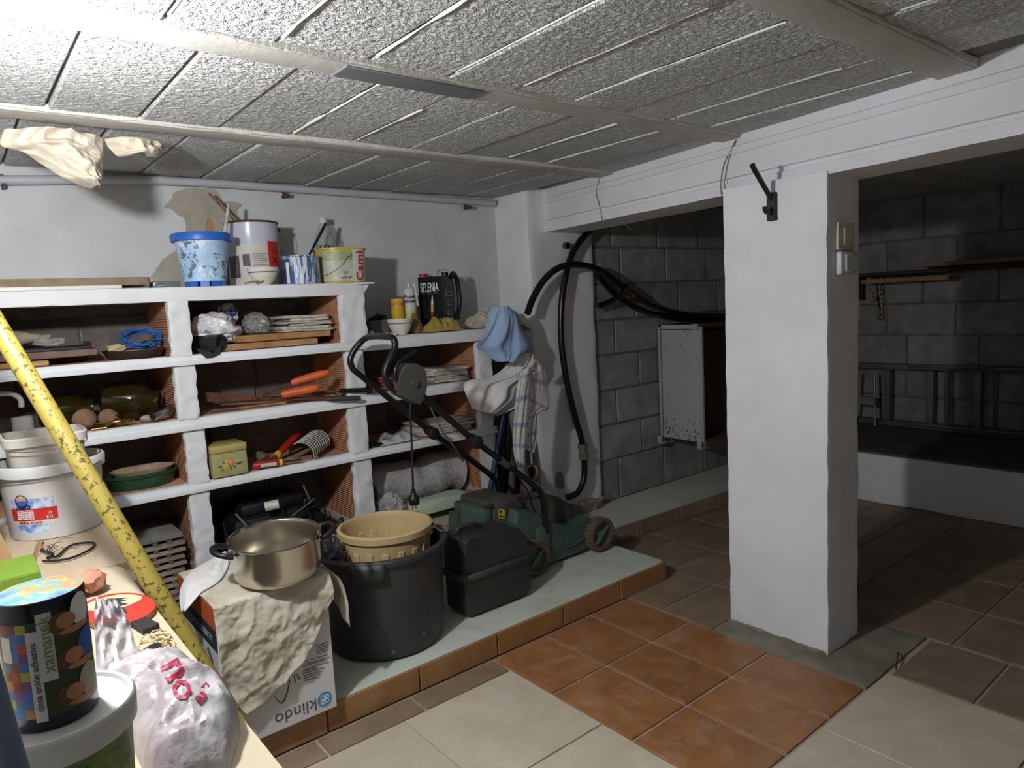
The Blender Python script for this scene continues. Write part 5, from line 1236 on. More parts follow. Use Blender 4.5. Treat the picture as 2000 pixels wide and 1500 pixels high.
# wheels
TYRE = mat('dusty rubber tyre', '4d4238', .85, c2='6b5d4d', scale=16, bump=.001)
for (x, y, Y, r) in [(1171, 1049, 2.262, .078), (1044, 1100, 2.262, .074)]:
    q = at(x, y, 'y', Y); q.z = PZ+r+.004
    for yy, nm in ((2.262, 0), (2.605, 1)):
        mt_ = Matrix.Translation((q.x, yy, q.z)) @ Matrix.Rotation(-math.pi/2, 4, 'X')
        wm = build('wheel', M().lathe([(r*.74, -.024), (r*.93, -.026), (r, -.018), (r, .018), (r*.93, .026), (r*.7, .024), (r*.7, -.015), (r*.74, -.024)], seg=36, mat=mt_), TYRE, mower)
        build('wheel_disc', M().lathe([(.0001, -.014), (r*.2, -.016), (r*.3, -.008), (r*.68, -.006), (r*.74, -.02), (r*.74, .01), (.0001, .01)], seg=30, mat=mt_), GREEN, wm)
        build('hub_bar', M().cbox((q.x, yy-.018, q.z), (r*1.35, .012, r*.22), (0, -.72, 0), .003), mat('pale dusty green', '54705f', .6), wm)
        random.seed(2)
        build('treads', (lambda mb: [mb.cbox((q.x+math.cos(f)*r, yy, q.z+math.sin(f)*r), (.006, .046, .007), (0, -f, 0)) for f in [i*2*math.pi/26 for i in range(26)]] and mb)(M()), TYRE, wm, ang=0, kind='stuff')
# handle bars
near = [at(x, y, 'y', 2.275) for x, y in [(1066, 1040), (1064, 1005), (1058, 968), (1046, 951), (1000, 915), (962, 887), (925, 860)]]
DY = .32
for dy, nm in ((0, 'lower_handle_bar'), (DY, 'lower_handle_bar')):
    build(nm, M().tube(spline([p+V((0, dy, 0)) for p in near], 5), .0125, 12), BARM, mower)
nk = near[-1]; sb = at(812, 762, 'y', 2.275); tp_n = at(767, 660, 'y', 2.29)
d = (sb-nk).normalized()
# upper loop: far bar -> bend -> cross bar -> near loop -> switch box
far_k = nk+V((0, DY, 0)); far_end = at(690, 722, 'y', 2.595)
loop = [far_k, far_k.lerp(far_end, .5), far_end, at(684, 704, 'y', 2.595), at(693, 682, 'y', 2.59), at(712, 662, 'y', 2.56), at(730, 657, 'y', 2.48), at(752, 657, 'y', 2.36), at(768, 661, 'y', 2.29), at(771, 678, 'y', 2.28), at(761, 702, 'y', 2.275), at(752, 726, 'y', 2.275), at(758, 750, 'y', 2.275), at(780, 768, 'y', 2.275)]
build('upper_handle', M().tube(spline(loop[:3], 3)[:-1]+spline(loop[2:], 5), .0125, 12), BARM, mower)
build('upper_handle_bar', M().tube([sb+d*-.03, sb, nk], .0125, 12), BARM, mower)
for q in (nk, far_k):
    build('clamp', M().tube([q-d*.03, q-d*.02, q+d*.02, q+d*.03], [.016, .022, .022, .016], 12), BLK, mower)
    kn = build('clamp_knob', M().lathe([(.0001, -.016), (.02, -.016), (.028, -.01), (.028, .010), (.02, .016), (.0001, .016)], seg=8, mat=Matrix.Translation(q+V((0, -.02, -.005))) @ Matrix.Rotation(math.pi/2, 4, 'X')), BLK, mower)
for q, e in ((near[4], near[5]),): build('cable_clip', M().tube([q.lerp(e, .2), q.lerp(e, .6)], .0155, 12), MDARK, mower)
sbox = [at(x, y, 'y', 2.24) for x, y in [(790, 722), (797, 713), (812, 710), (828, 717), (834, 735), (834, 758), (828, 778), (820, 790), (806, 784), (783, 772), (776, 760), (782, 742)]]
sw = build('switch_box', M().plate(sbox, (0, .07, 0)), mat('grey plastic box', '3c3b39', .6, c2='4c4a46', scale=8), mower, ang=30)
q = at(809, 748, 'y', 2.24); build('switch_button', M().tube([(q.x, 2.242, q.z), (q.x, 2.228, q.z)], .013, 18), MDARK, sw)
build('bail_lever', M().tube(spline([at(x, y, 'y', 2.26) for x, y in [(812, 686), (795, 697), (780, 708), (772, 724), (775, 742), (784, 756)]], 6), .0075, 10), BARM, mower)
cord = spline([at(804, 786, 'y', 2.27), at(801, 800, 'y', 2.27), at(803, 840, 'y', 2.27), at(805, 900, 'y', 2.27), at(807, 958, 'y', 2.27)], 6)
build('power_cord', M().tube(cord, .0042, 8), mat('black cable', '1b1b1d', .5), mower)
e = cord[-1]; s = mpp(e)
pl = build('plug', M().lathe([(.0001, 2*s), (4.5*s, 2*s), (4.5*s, -3*s), (6*s, -8*s), (10.5*s, -14*s), (11*s, -17*s), (10.5*s, -26*s), (9*s, -28*s), (.0001, -28*s)], e, 20), BLK, mower)
for dx in (-3.5, 3.5): build('prong', M().tube([e+V((dx*s, 0, -28*s)), e+V((dx*s, 0, -37*s))], .0024, 8), CHROME, pl)
a, b = at(852, 822, 'y', 2.28), at(885, 880, 'y', 2.30)
build('stay_wire', M().tube(spline([at(838, 790, 'y', 2.28), at(860, 835, 'y', 2.27), at(884, 868, 'y', 2.27), at(905, 900, 'y', 2.30)], 6), .0035, 7), mat('dusty wire', '5a554c', .7), mower)
build('bowden_cable', M().tube(spline([near[4], at(1030, 958, 'y', 2.27), at(1038, 985, 'y', 2.29), at(1047, 1000, 'y', 2.33)], 6), .0035, 7), BLK, mower)
# ================================================================ grass catcher
gp = [(1.447, PZ+.002), (1.735, PZ+.002), (1.762, PZ+.03), (1.762, .285), (1.745, .34), (1.71, .375), (1.66, .392), (1.455, .408), (1.430, .39), (1.425, .30), (1.43, PZ+.02)]
k = mat('scuffed black plastic', '252526', .5, c2='353432', scale=6, bump=.0006, bscale=60)
t = thing('grass_catcher', (1.6, 2.26, PZ), 'black plastic grass catcher standing before the mower', 'grass catcher')
n = len(gp); cx = 1.6; cz = .25; sl = [(0, .93), (.012, .985), (.035, 1.0), (.11, 1.0), (.135, .985), (.145, .93)]; vs = []
for d_, k_ in sl: vs += [V((cx+(x-cx)*k_, 2.112+d_, max(PZ+.002, cz+(z-cz)*k_))) for x, z in gp]
fs = [tuple(range(n))[::-1], tuple((len(sl)-1)*n+i for i in range(n))]
for j in range(len(sl)-1): fs += [(j*n+i, j*n+(i+1) % n, (j+1)*n+(i+1) % n, (j+1)*n+i) for i in range(n)]
build('catcher_body', M().add(vs, fs), k, t, ang=35)
def belt(z0, z1, ex):
    a = [(1.425-ex, 2.25), (1.425-ex, 2.135), (1.445, 2.110-ex), (1.74, 2.110-ex), (1.764+ex, 2.135), (1.764+ex, 2.25)]
    mb = M(); n = len(a); mb.add([(x, y, z0) for x, y in a]+[(x, y, z1) for x, y in a], [(i, i+1, i+1+n, i+n) for i in range(n-1)]); return mb
build('belt', belt(.232, .262, .003), mat('scuffed grey belt', '2b2a29', .6, c2='4b4946', scale=40), t, solid=.004)
build('top_grip', M().tube(spline([(1.45, 2.19, .405), (1.47, 2.185, .425), (1.54, 2.185, .422), (1.57, 2.19, .40)], 6), .009, 10), k, t)
# ================================================================ big black tub with beige basket
c = V((1.150, 2.232, PZ+.003))
t = thing('black_tub', c, 'large round black plastic tub on the plinth', 'tub')
H_ = .362
build('tub_body', M().lathe(wall_prof([(.195, 0), (.205, .008), (.212, .05), (.226, H_-.03), (.228, H_-.012)], .005), c, 56), DKP, t)
build('rim', M().lathe([(.222, H_-.022), (.243, H_-.02), (.245, H_-.006), (.240, H_), (.226, H_), (.222, H_-.006), (.222, H_-.022)], c, 56), DKP, t)
a0 = AZ(c)
for aa in (a0-.20, a0+math.pi-.2):
    def f(u, v, aa=aa):
        a = aa-.24+.48*u; rr = .2465+(.0 if v > .5 else -.004*0); return c+V((rr*math.cos(a), rr*math.sin(a), H_-.004-.062*(1-v)))
    build('grip', M().grid(f, 8, 2), DKP, t, solid=.006)
for aa in (a0+.08, a0+.62):
    q = c+V((math.cos(aa)*.2155, math.sin(aa)*.2155, .035 if aa < a0+.3 else .07)); build('drain_hole', M().tube([q, q+(q-c).normalized()*.002], .0075, 14), mat('pale hole', '5d5d5a', .8), t)
BEIGE = mat('beige plastic', 'ccb286', .5, c2='c0a578', scale=5, bump=.0004)
cb = V((1.188, 2.254, .225)); h = .27
t = thing('beige_basket', cb, 'beige plastic basket with raised slats standing in the black tub', 'basket')
build('basket_body', M().lathe(wall_prof([(.130, 0), (.134, .004), (.160, h-.03), (.162, h-.01)], .004), cb, 48), BEIGE, t)
build('rim', M().lathe([(.160, h-.028), (.171, h-.026), (.173, h-.004), (.168, h), (.160, h), (.157, h-.004), (.157, h-.028), (.160, h-.028)], cb, 48), BEIGE, t)
for i in range(18):
    a = 2*math.pi*i/18; r0, r1 = .150, .158
    for rr in (0, 1):
        q = cb+V((math.cos(a)*(.1475+rr*.007), math.sin(a)*(.1475+rr*.007), h*.60)); 
        build('slat', M().cbox(q, (.006, .022, h*.34), (0, .10, a), .0015), BEIGE, t)
WIREH = mat('tarnished wire', '8b7755', .5, metal=.6)
for sg, a in ((1, a0+1.35), (-1, a0-1.45)):
    q = cb+V((math.cos(a)*.165, math.sin(a)*.165, h-.03)); e = V((math.cos(a), math.sin(a), 0)); tt = V((-e.y, e.x, 0))
    build('handle_lug', M().cbox(q, (.016, .026, .035), (0, 0, a), .003), BEIGE, t)
    build('wire_handle', M().tube(spline([q-tt*.012, q-tt*.014+e*.02+V((0, 0, .012)), q-tt*.03+e*.045+V((0, 0, .0)), q+tt*.0+e*.07+V((0, 0, .012)), q+tt*.03+e*.045+V((0, 0, .0)), q+tt*.014+e*.02+V((0, 0, .012)), q+tt*.012], 6), .0026, 8), WIREH, t)
p = at(668, 1065, 'y', 2.35)
mb = M().ball((.972, 2.245, .435), (.03, .05, .06), 4, lambda d: crumple(d, 1.6, .4, 61))
build('black_bag', mb, mat('black film', '1b1b1e', .3), label='crumpled black plastic bag between the pot and the beige basket', cat='bag', ang=30)
# ================================================================ carton box with rag and pot
X0, X1, Y0, Y1, ZB_, ZT_ = .487, .808, 1.925, 2.285, PZ+.002, .503
t = thing('carton_box', ((X0+X1)/2, (Y0+Y1)/2, ZB_), 'white appliance carton standing upside down on the plinth edge', 'box')
build('carton', M().box(X0, X1, Y0, Y1, ZB_, ZT_, .002), PAPERW, t)
fy = Y0-.0008
F = lambda ox, oz, sc=1: (lambda x, y, z: V((ox-x*sc, fy-z, oz-y*sc)))    # upside-down print on the front
o_ = at(576, 1392, 'y', Y0)
build('brand_lettering', text_mb('klindo', .052, F(o_.x+.004, o_.z+.002), extrude=.0004), mat('grey ink', '56565c', .6, var=.02), t)
o_ = at(634, 1365, 'y', Y0)
lg = build('brand_logo', M().tube([(o_.x, fy, o_.z), (o_.x, fy-.0008, o_.z)], .0225, 32), mat('blue logo', '4f93b8', .5, var=.03), t)
for aa in (.75, -.75, 2.3, -2.3):
    e = V((math.cos(aa), 0, math.sin(aa)))
    build('logo_petal', ring(V((o_.x, fy-.001, o_.z))+e*.0095, .0062, .0009, 16, (math.pi/2, 0, 0)), WHTP, lg)
build('logo_petal', M().tube([(o_.x-.011, fy-.001, o_.z-.012), (o_.x+.011, fy-.001, o_.z+.012)], .001, 6), WHTP, lg)
def pxs(pts): return [at(x, y, 'y', fy) for x, y in pts]
build('printed_drawing', M().tube(spline(pxs([(566, 1328), (562, 1348), (556, 1366), (549, 1373), (542, 1368), (537, 1360)]), 5), [.003]*26, 6, flat=.3), BLKP, t)
for q in ([(575, 1318), (577, 1334)], [(581, 1317), (583, 1327)], [(585, 1322), (586, 1328)]): build('printed_drawing', M().tube(pxs(q), .0014, 6), BLKP, t)
mb = M(); random.seed(8)
for i in range(9):
    w_ = 48 if i < 4 else random.uniform(26, 42); y = 1293+i*4.6; x = 592+random.uniform(-2, 4)
    mb.tube(pxs([(x, y), (x+w_, y-w_*.30)]), .0009 if i < 4 else .0015, 5)
for i in range(4): mb.tube(pxs([(618, 1262+i*5), (640, 1254+i*5)]), .0013, 5)
mb.tube(pxs([(482, 1390), (504, 1382)]), .0012, 5)
build('text_lines', mb, mat('grey print', '77757a', .6), t, kind='stuff')
# printed left side
fx = X0-.0008
build('orange_stripe', M().box(fx-.0006, fx+.0008, Y0, Y1, .438, ZT_-.004), mat('orange print', 'c6602a', .5, var=.05), t, ang=0)
build('navy_panel', M().box(fx-.0006, fx+.0008, Y0, Y1, .375, .438), mat('navy print', '2c3340', .5, var=.05), t, ang=0)
build('side_lettering', text_mb('KLINDO HOME', .03, lambda x, y, z: V((fx-.001-z, Y0+.14+x, .405-y)), extrude=.0003), mat('pale grey print', '9a9da5', .6), t)
build('side_drawing', M().tube(spline([(fx, Y0+.09, .36), (fx, Y0+.06, .33), (fx, Y0+.045, .26), (fx, Y0+.05, .19)], 6), .006, 6, flat=.3), BLKP, t)
# rag over the box: lies on top, folds over the front edge, ragged slanting hem
hem = [(420, 1200), (437, 1315), (452, 1345), (476, 1391), (510, 1372), (543, 1348), (560, 1318), (592, 1285), (612, 1245), (628, 1205), (648, 1165)]
hp = [at(x, y, 'y', Y0-.012) for x, y in hem]
def hemz(x):
    if x <= hp[3].x:
        f = (x-(X0-.006))/(hp[3].x-X0+.006); return hp[2].z*(1-f)+hp[3].z*f
    for i in range(3, len(hp)-1):
        if hp[i].x <= x <= hp[i+1].x: f = (x-hp[i].x)/(hp[i+1].x-hp[i].x+1e-6); return hp[i].z*(1-f)+hp[i+1].z*f
    return hp[-1].z
def f_rag(u, v):
    x = X0-.004+(X1+.012-X0)*u
    top = .30
    if v < top:
        y = Y1-.02+(Y0-.006-(Y1-.02))*(v/top)
        w_ = .0035+.004*abs(noise.noise(V((x*14, y*14, 1))))
        return V((x, y, ZT_+w_+.002))
    f = (v-top)/(1-top); zt = ZT_+.003; z = zt+(hemz(x)-zt)*f
    q = V((x*10, z*10, 4.2)); d = .006+.016*min(1, f*3)*(.5+.5*ridged(q, .8, 2))+.009*ridged(q, 1.7, 6)+.003*ridged(q, 4.2, 9)+.001*noise.noise(q*9)
    return V((x+.004*noise.noise(q*2), Y0-max(.003, d), z))
t_r = build('stained_rag', M().grid(f_rag, 90, 130), C_RAG, label='stained cream rag draped over the white carton', cat='rag', ang=80, solid=.002)
# corner of the rag hanging off the right side
def f_rag2(u, v):
    a = at(642, 1128, 'y', 2.0); 
    top = V((X1+.004, 1.93+.16*u, ZT_+.006)); ln = .16*(1-.75*u)+.03
    out = .045*math.sin(min(1, v*1.3)*math.pi*.5)
    q = V((u*3, v*3, 8)); return V((top.x+out+.012*ridged(q, 1), top.y-.012+.01*noise.noise(q*1.5), top.z-ln*v**1.4))
build('rag_corner', M().grid(f_rag2, 16, 20), C_RAG, t_r, ang=80, solid=.002)
# folded white glove-like cloth on the box's left edge
pts_l = [(440, 1072), (408, 1090), (375, 1110), (350, 1140), (352, 1172)]; pts_r = [(447, 1098), (436, 1120), (420, 1135), (395, 1150), (358, 1172)]
L = spline([at(x, y, 'z', ZT_+.02) for x, y in pts_l], 8); R = spline([at(x, y, 'z', ZT_+.02) for x, y in pts_r], 8)
def f_g(u, v):
    i = v*(len(L)-1); j = int(min(i, len(L)-2)); p = L[j].lerp(L[j+1], i-j).lerp(R[j].lerp(R[j+1], i-j), u)
    p = V(p); over = max(0, X0-p.x)
    q = V((u*4, v*5, 2)); p.z = ZT_+.012+.012*ridged(q, .9, 1)*math.sin(math.pi*u)-over*.45
    return p
build('white_rag', M().grid(f_g, 18, 30), C_WHITE, label='folded white rag lying over the left edge of the carton', cat='rag', ang=80, solid=.003)
# pot
ZP_ = ZT_+.020
c = V((.690, 1.985, ZP_)); r = .124; h = .120
t = thing('steel_pot', c, 'stainless steel cooking pot with black handles on the rag', 'pot')
STP = mat('pot steel', 'd6d0c4', .24, c2='c9c2b3', metal=1, scale=5)
build('pot_body', M().lathe(wall_prof([(r*.80, 0), (r*.90, .006), (r*.97, .022), (r, .045), (r, h-.008), (r*1.02, h-.002)], .002), c, 56), STP, t)
build('rim', ring(c+V((0, 0, h)), r*1.03, .003, 56), STEEL, t)
a0 = AZ(c)
for aa in (a0-1.42, a0+1.72):
    e = V((math.cos(aa), math.sin(aa), 0)); tt = V((-e.y, e.x, 0)); q = c+e*r+V((0, 0, h-.022))
    build('handle', M().tube(spline([q-tt*.045-e*.004, q-tt*.04+e*.022+V((0, 0, .008)), q-tt*.018+e*.042+V((0, 0, .014)), q+tt*.018+e*.042+V((0, 0, .014)), q+tt*.04+e*.022+V((0, 0, .008)), q+tt*.045-e*.004], 6), .008, 10), BLK, t)
    build('handle_mount', M().cbox(q, (.012, .03, .022), (0, 0, aa), .003), STEEL, t)
t.rotation_mode = 'QUATERNION'; t.rotation_quaternion = Quaternion(V((.94, -.33, 0)), math.radians(4.5))   # the soft rag lets it lean towards the room
# ================================================================ work table and what stands on it
TZ = .70
k = NT('cream laminate'); n = k.noise(4, 6, .6); k.set('Base Color', k.ramp(n, [(.3, hexc('b8a687')), (.6, hexc('c9bba1'))])); k.set('Roughness', .5); LAM = k.m
k = NT('pale plywood'); mp = k.n('ShaderNodeMapping', {'Vector': k.co(), 'Scale': (1, .15, 1)}).outputs[0]; n = k.noise(30, 5, .6, mp); k.set('Base Color', k.ramp(n, [(.3, hexc('b39c81')), (.65, hexc('c4b198'))])); k.set('Roughness', .6); PLY = k.m
t = thing('work_table', (-.3, 1.6, 0), 'low work table with cream board top at the left', 'table')
def board(xa, xb, ya, yb, z0, z1, rc=.035):
    pts = [(xa, ya), (xb-.004, ya), (xb, ya+.004), (xb, yb-rc), (xb-rc*.3, yb-rc*.3), (xb-rc, yb), (xa, yb)]
    return M().plate([(x, y, z0) for x, y in pts], (0, 0, z1-z0))
build('table_top', board(-.95, .276, .842, 1.875, TZ-.02, TZ), LAM, t, ang=20)
build('back_board', board(-.95, .332, 1.79, 2.56, TZ-.042, TZ-.021, .01), PLY, t, ang=20)
build('back_top', board(-.95, .330, 1.88, 2.55, TZ-.020, TZ-.002, .01), PLY, t, ang=20)
for x in (-.88, .16):
    for y in (.92, 2.42): build('leg', M().box(x, x+.05, y, y+.05, 0, TZ-.02 if y < 1.5 else TZ-.043, .003), WOOD, t)
build('apron', M().box(-.83, .16, .93, .95, TZ-.10, TZ-.02, .002), WOOD, t)
TB = TZ
# yellow telescopic pole leaning
P0, P1 = CAM+ray(0, 645)*1.47, CAM+ray(409, 1325)*1.47
dv = (P1-P0); foot = P0+dv*(P0.z/(P0.z-P1.z)); topp = P0-dv*.52
k = NT('worn yellow paint'); sp_ = k.noise(95, 4, .65); bg = k.noise(7, 4, .6)
msk = k.ramp(k.math('ADD', sp_, k.math('MULTIPLY', bg, .35)), [(.735, 0.0), (.785, 1.0)])
k.set('Base Color', k.mix(msk, hexc('96863a'), hexc('4a3d22'))); k.set('Roughness', .5); k.set('Normal', k.bump(msk, .0008, -1.0))
build('yellow_prop', M().tube([foot+V((0, 0, .014)), P1, P0, topp], .0195, 24), k.m, label='worn yellow steel pole leaning across the table edge', cat='pole')
# pool chemical bucket with a smaller tub nested in it
c = V((.206, 2.362, TB)); r0, r1, h = .112, .128, .205
t = thing('chemical_bucket', c, 'big white plastic bucket with red and blue pool label', 'bucket')
build('bucket_body', M().lathe(wall_prof([(r0, 0), (r0+.001, .004), (r1, h)], .003), c, 56), WPL, t)
build('rim', M().lathe([(r1, h-.034), (r1+.006, h-.032), (r1+.008, h-.006), (r1+.004, h), (r1-.003, h), (r1-.003, h-.02), (r1, h-.034)], c, 56), WPL, t)
a0 = AZ(c); rz = lambda z: r0+(r1-r0)*z/h
def bp(a_, b_, z0, z1, th=.0008): return cyl_patch(c, rz(z0), a0+a_, a0+b_, z0, z1, rz(z1), th, 12)
a0 -= .40
lb = build('label', bp(-.60, .40, .022, .135, .0004), mat('bucket label paper', 'd6d2d0', .5, var=.02), t)
k = NT('wave print'); k.set('Base Color', k.ramp(k.noise(40, 4, .6), [(.4, hexc('5b84c4')), (.62, hexc('c9d3e2'))])); k.set('Roughness', .5)
build('wave_picture', bp(-.55, .38, .090, .118), k.m, lb); build('sky_picture', bp(-.55, .38, .118, .134), mat('pale sky print', 'd8cfc6', .5), lb)
build('red_band', bp(-.60, .42, .056, .090), REDP, lb); build('wave_strip', bp(-.50, .22, .022, .045), k.m, lb)
q = cyl_fn(c, rz(.11), a0-.27, .112)
build('logo_ring', M().tube([cyl_fn(c, rz(.11)+.001, a0-.27, .112)(.0165*math.cos(f), .0165*math.sin(f), 0) for f in [i*math.pi/14 for i in range(28)]], .0018, 6, closed=True), mat('navy logo', '1d2f66', .5), lb)
def disc(cx, cz, r, a=0, b=2*math.pi, n=20, lift=.001):
    fn = cyl_fn(c, rz(.11)+lift, a0-.27, .112); pts = [fn(cx+r*math.cos(a+(b-a)*i/n), cz+r*math.sin(a+(b-a)*i/n), 0) for i in range(n+1)]; return M().add(pts, [tuple(range(n+1))])
build('logo_sun', disc(0, .001, .0115, 0, math.pi, lift=.0012), mat('logo yellow', 'd9a441', .5), lb)
build('logo_wave', disc(0, .001, .0135, math.pi, 2*math.pi, lift=.0014), BLUP, lb)
build('logo_tail', M().tube([cyl_fn(c, rz(.1)+.001, a0-.27, .112)(x, y, 0) for x, y in ((.010, -.008), (.024, -.016))], .0014, 6), mat('navy logo', '1d2f66', .5), lb)
build('brand_lettering', text_mb('QUIMIPLAS', .0085, cyl_fn(c, rz(.09)+.0008, a0-.27, .0915), bold=.0003), mat('navy logo', '1d2f66', .5), lb)
for i, s_ in enumerate(('CLORO RAPIDO', 'CHLORE RAPIDE', 'CLORO RAPIDO', 'CLORO RAPIDO', 'FAST CHLORINE')):
    build('band_lettering', text_mb(s_, .0062, cyl_fn(c, rz(.07)+.0009, a0-.24, .0855-i*.0058), bold=.0002), WHTP, lb)
build('band_lettering', text_mb('10\nKG', .011, cyl_fn(c, rz(.07)+.0009, a0+.26, .069)), WHTP, lb)
build('product_lettering', text_mb('MINERAL PS RAPID', .0075, cyl_fn(c, rz(.05)+.0009, a0-.16, .0505)), REDP, lb)
build('wire_bail', M().tube(spline([c+V((math.cos(a0+f)*(r1+.010), math.sin(a0+f)*(r1+.010), h-.018-.014*math.sin((f+1.5)/3*math.pi))) for f in [-1.5+.3*i for i in range(11)]], 3), .0015, 6), CHROME, t)
c = V((.198, 2.355, TB+.105)); r0, r1, h = .095, .108, .178
t = thing('square_tub', c, 'smaller square white plastic tub nested in the big bucket', 'tub')
S5 = dict(sq=5)
build('tub_body', M().lathe(wall_prof([(r0*.86, 0), (r0*.88, .004), (r1*.86, h)], .003), c, 48, sq=5), BONE, t)
build('rim', M().lathe([(r1*.86, h-.028), (r1*.92, h-.026), (r1*.93, h-.004), (r1*.9, h), (r1*.84, h), (r1*.84, h-.01), (r1*.86, h-.028)], c, 48, sq=5), BONE, t)
a0 = AZ(c)
mb = M()
for i in range(5): mb.add(*(lambda q: (q.v, q.f))(M().tube([c+V((-.06, -.0925-.0005*i, .06+i*.005)), c+V((.07, -.0925-.0005*i, .06+i*.005))], .0007, 5)))
build('text_lines', mb, mat('grey print', '77757a', .6), t, kind='stuff')
build('wire_bail', M().tube(spline([c+V((-.10, .0, h-.02)), c+V((-.085, -.095, h-.032)), c+V((0, -.108, h-.04)), c+V((.085, -.095, h-.032)), c+V((.1, 0, h-.02))], 6), .0014, 6), CHROME, t)
# white carton at the far left
build('white_carton', rbox(-.32, .062, 2.16, 2.44, TB, TB+.225, .06, .0015, 9, .006), mat('whitish carton', 'd3c9bb', .6, c2='c9bdad', scale=5), label='pale carton standing left of the big white bucket', cat='box')
# green box with open flaps
a = at(79, 1118, 'z', TB+.085); xr, yf = a.x, a.y
TB += .001
t = thing('green_box', (xr-.12, yf+.07, TB), 'open green and grey cardboard box behind the tape roll', 'box')
GRN = mat('green print', '7da22c', .45, var=.05); GRN = mat('lime carton', '6b8c27', .45, var=.05)
build('carton', M().box(xr-.26, xr, yf, yf+.15, TB, TB+.066, .001), mat('grey carton', '5a5955', .6, var=.05), t)
build('green_side', M().box(xr-.26, xr+.0006, yf-.0008, yf+.15, TB+.064, TB+.085, .0008), GRN, t)
build('green_top', M().plate([(xr-.26, yf, TB+.085), (xr, yf, TB+.085), (xr-.012, yf+.085, TB+.087), (xr-.26, yf+.085, TB+.087)], (0, 0, .0015)), GRN, t, ang=0)
build('flap', M().plate([(xr-.26, yf+.15, TB+.085), (xr-.035, yf+.15, TB+.085), (xr-.05, yf+.17, TB+.14), (xr-.26, yf+.17, TB+.145)], (0, .002, 0)), CARD, t, ang=0)
build('flap', M().plate([(xr, yf+.09, TB+.083), (xr, yf+.15, TB+.083), (xr+.012, yf+.145, TB+.115), (xr+.014, yf+.1, TB+.118)], (.002, 0, 0)), CARD, t, ang=0)
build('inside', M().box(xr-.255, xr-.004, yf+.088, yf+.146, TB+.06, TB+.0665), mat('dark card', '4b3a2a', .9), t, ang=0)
# frayed black cable
pts = [at(x, y, 'z', TB+.004) for x, y in [(84, 1060), (72, 1068), (84, 1075), (104, 1082), (92, 1090), (112, 1086), (130, 1070), (150, 1062), (182, 1060), (180, 1070), (150, 1086), (118, 1094), (84, 1096)]]
t = thing('frayed_cable', pts[6]-V((0, 0, .003)), 'frayed loop of thin black cable on the plywood', 'cable')
build('cable', M().tube(spline(pts, 6), .003, 7), mat('black cable', '1b1b1d', .5), t)
random.seed(4)
mb = M()
for i in range(14):
    q = at(88+random.uniform(-8, 30), 1078+random.uniform(-8, 12), 'z', TB+.003); e = q+V((random.uniform(-.02, .06), random.uniform(-.03, .03), random.uniform(.0, .02)))
    mb.tube(spline([q, q.lerp(e, .5)+V((0, .01, .008)), e], 4), .0006, 5)
build('frayed_strands', mb, mat('black cable', '1b1b1d', .5), t, kind='stuff')
p = at(172, 1142, 'z', TB+.02)
build('clay_lump', M().ball((p.x, p.y, TB+.026), (.033, .03, .022), 3, lambda d: crumple(d, 1.6, .3, 71)), mat('brick red paper', 'a86a52', .8, c2='c08770', scale=30), label='crumpled reddish paper lump behind the tape roll', cat='paper')
# red and cream painted paddle
c = at(256, 1182, 'z', TB+.008); c.x = .213
t = thing('painted_paddle', (c.x, c.y, TB), 'wooden bat painted red and cream with dark figure on the table', 'bat')
ang0 = math.radians(-78)
def pad(pts, z, th): 
    ca, sa = math.cos(ang0), math.sin(ang0); return M().plate([(c.x+x*ca-y*sa, c.y+x*sa+y*ca, z) for x, y in pts], (0, 0, th))
outl = [(.086*math.cos(f)*(1.15 if math.cos(f) > 0 else 1.1), .062*math.sin(f)) for f in [i*2*math.pi/28 for i in range(28)]]
build('bat_core', pad(outl, TB+.002, .008), WOOD, t, ang=20)
build('red_face', pad([(x*.99, y*.99) for x, y in outl], TB+.010, .0015), mat('red rubber', 'b93325', .55, var=.06), t, ang=20)
build('cream_field', pad([(-.078, -.018), (-.078, .01), (-.066, .032), (-.045, .046), (-.012, .055), (.005, .045), (.012, .02), (.012, -.01), (-.015, -.03), (-.045, -.042), (-.066, -.035)], TB+.0116, .0006), mat('cream paint', 'd3c69c', .55), t, ang=0)
build('dark_figure', pad([(-.06, .008), (-.045, .02), (-.03, .034), (-.034, .018), (-.018, .03), (-.02, .014), (.004, .020), (.002, .006), (.03, .006), (.05, .0), (.03, -.004), (.045, -.014), (.018, -.010), (.024, -.028), (.008, -.014), (-.012, -.02), (-.02, -.006), (-.045, -.008)], TB+.0124, .0006), mat('dark figure paint', '35353a', .6), t, ang=0)
build('bat_handle', pad([(.092, -.013), (.092, .013), (.15, .015), (.155, .0), (.15, -.015)], TB+.001, .010), mat('black grip', '232326', .6), t, ang=20)
# string bundle
p = at(322, 1262, 'z', TB+.004); p.x = min(p.x, .236)
random.seed(6); pts = []
for i in range(46):
    a = i*.86; rr = .022+.014*math.sin(i*1.3); pts.append(V((p.x+math.cos(a)*rr*.85, p.y+math.sin(a)*rr*1.5, TB+.004+.0035*(i % 4)+.0005*i*.3)))
t = thing('string_bundle', (p.x, p.y, TB), 'loose bundle of cream string with black reel beside the bat', 'string')
build('string', M().tube(spline(pts, 4), .0014, 6), CREAMST, t)
build('black_reel', M().lathe([(.011, 0), (.011, .02), (.0001, .02)], (p.x-.01, p.y-.025, TB+.001), 12), BLK, t)
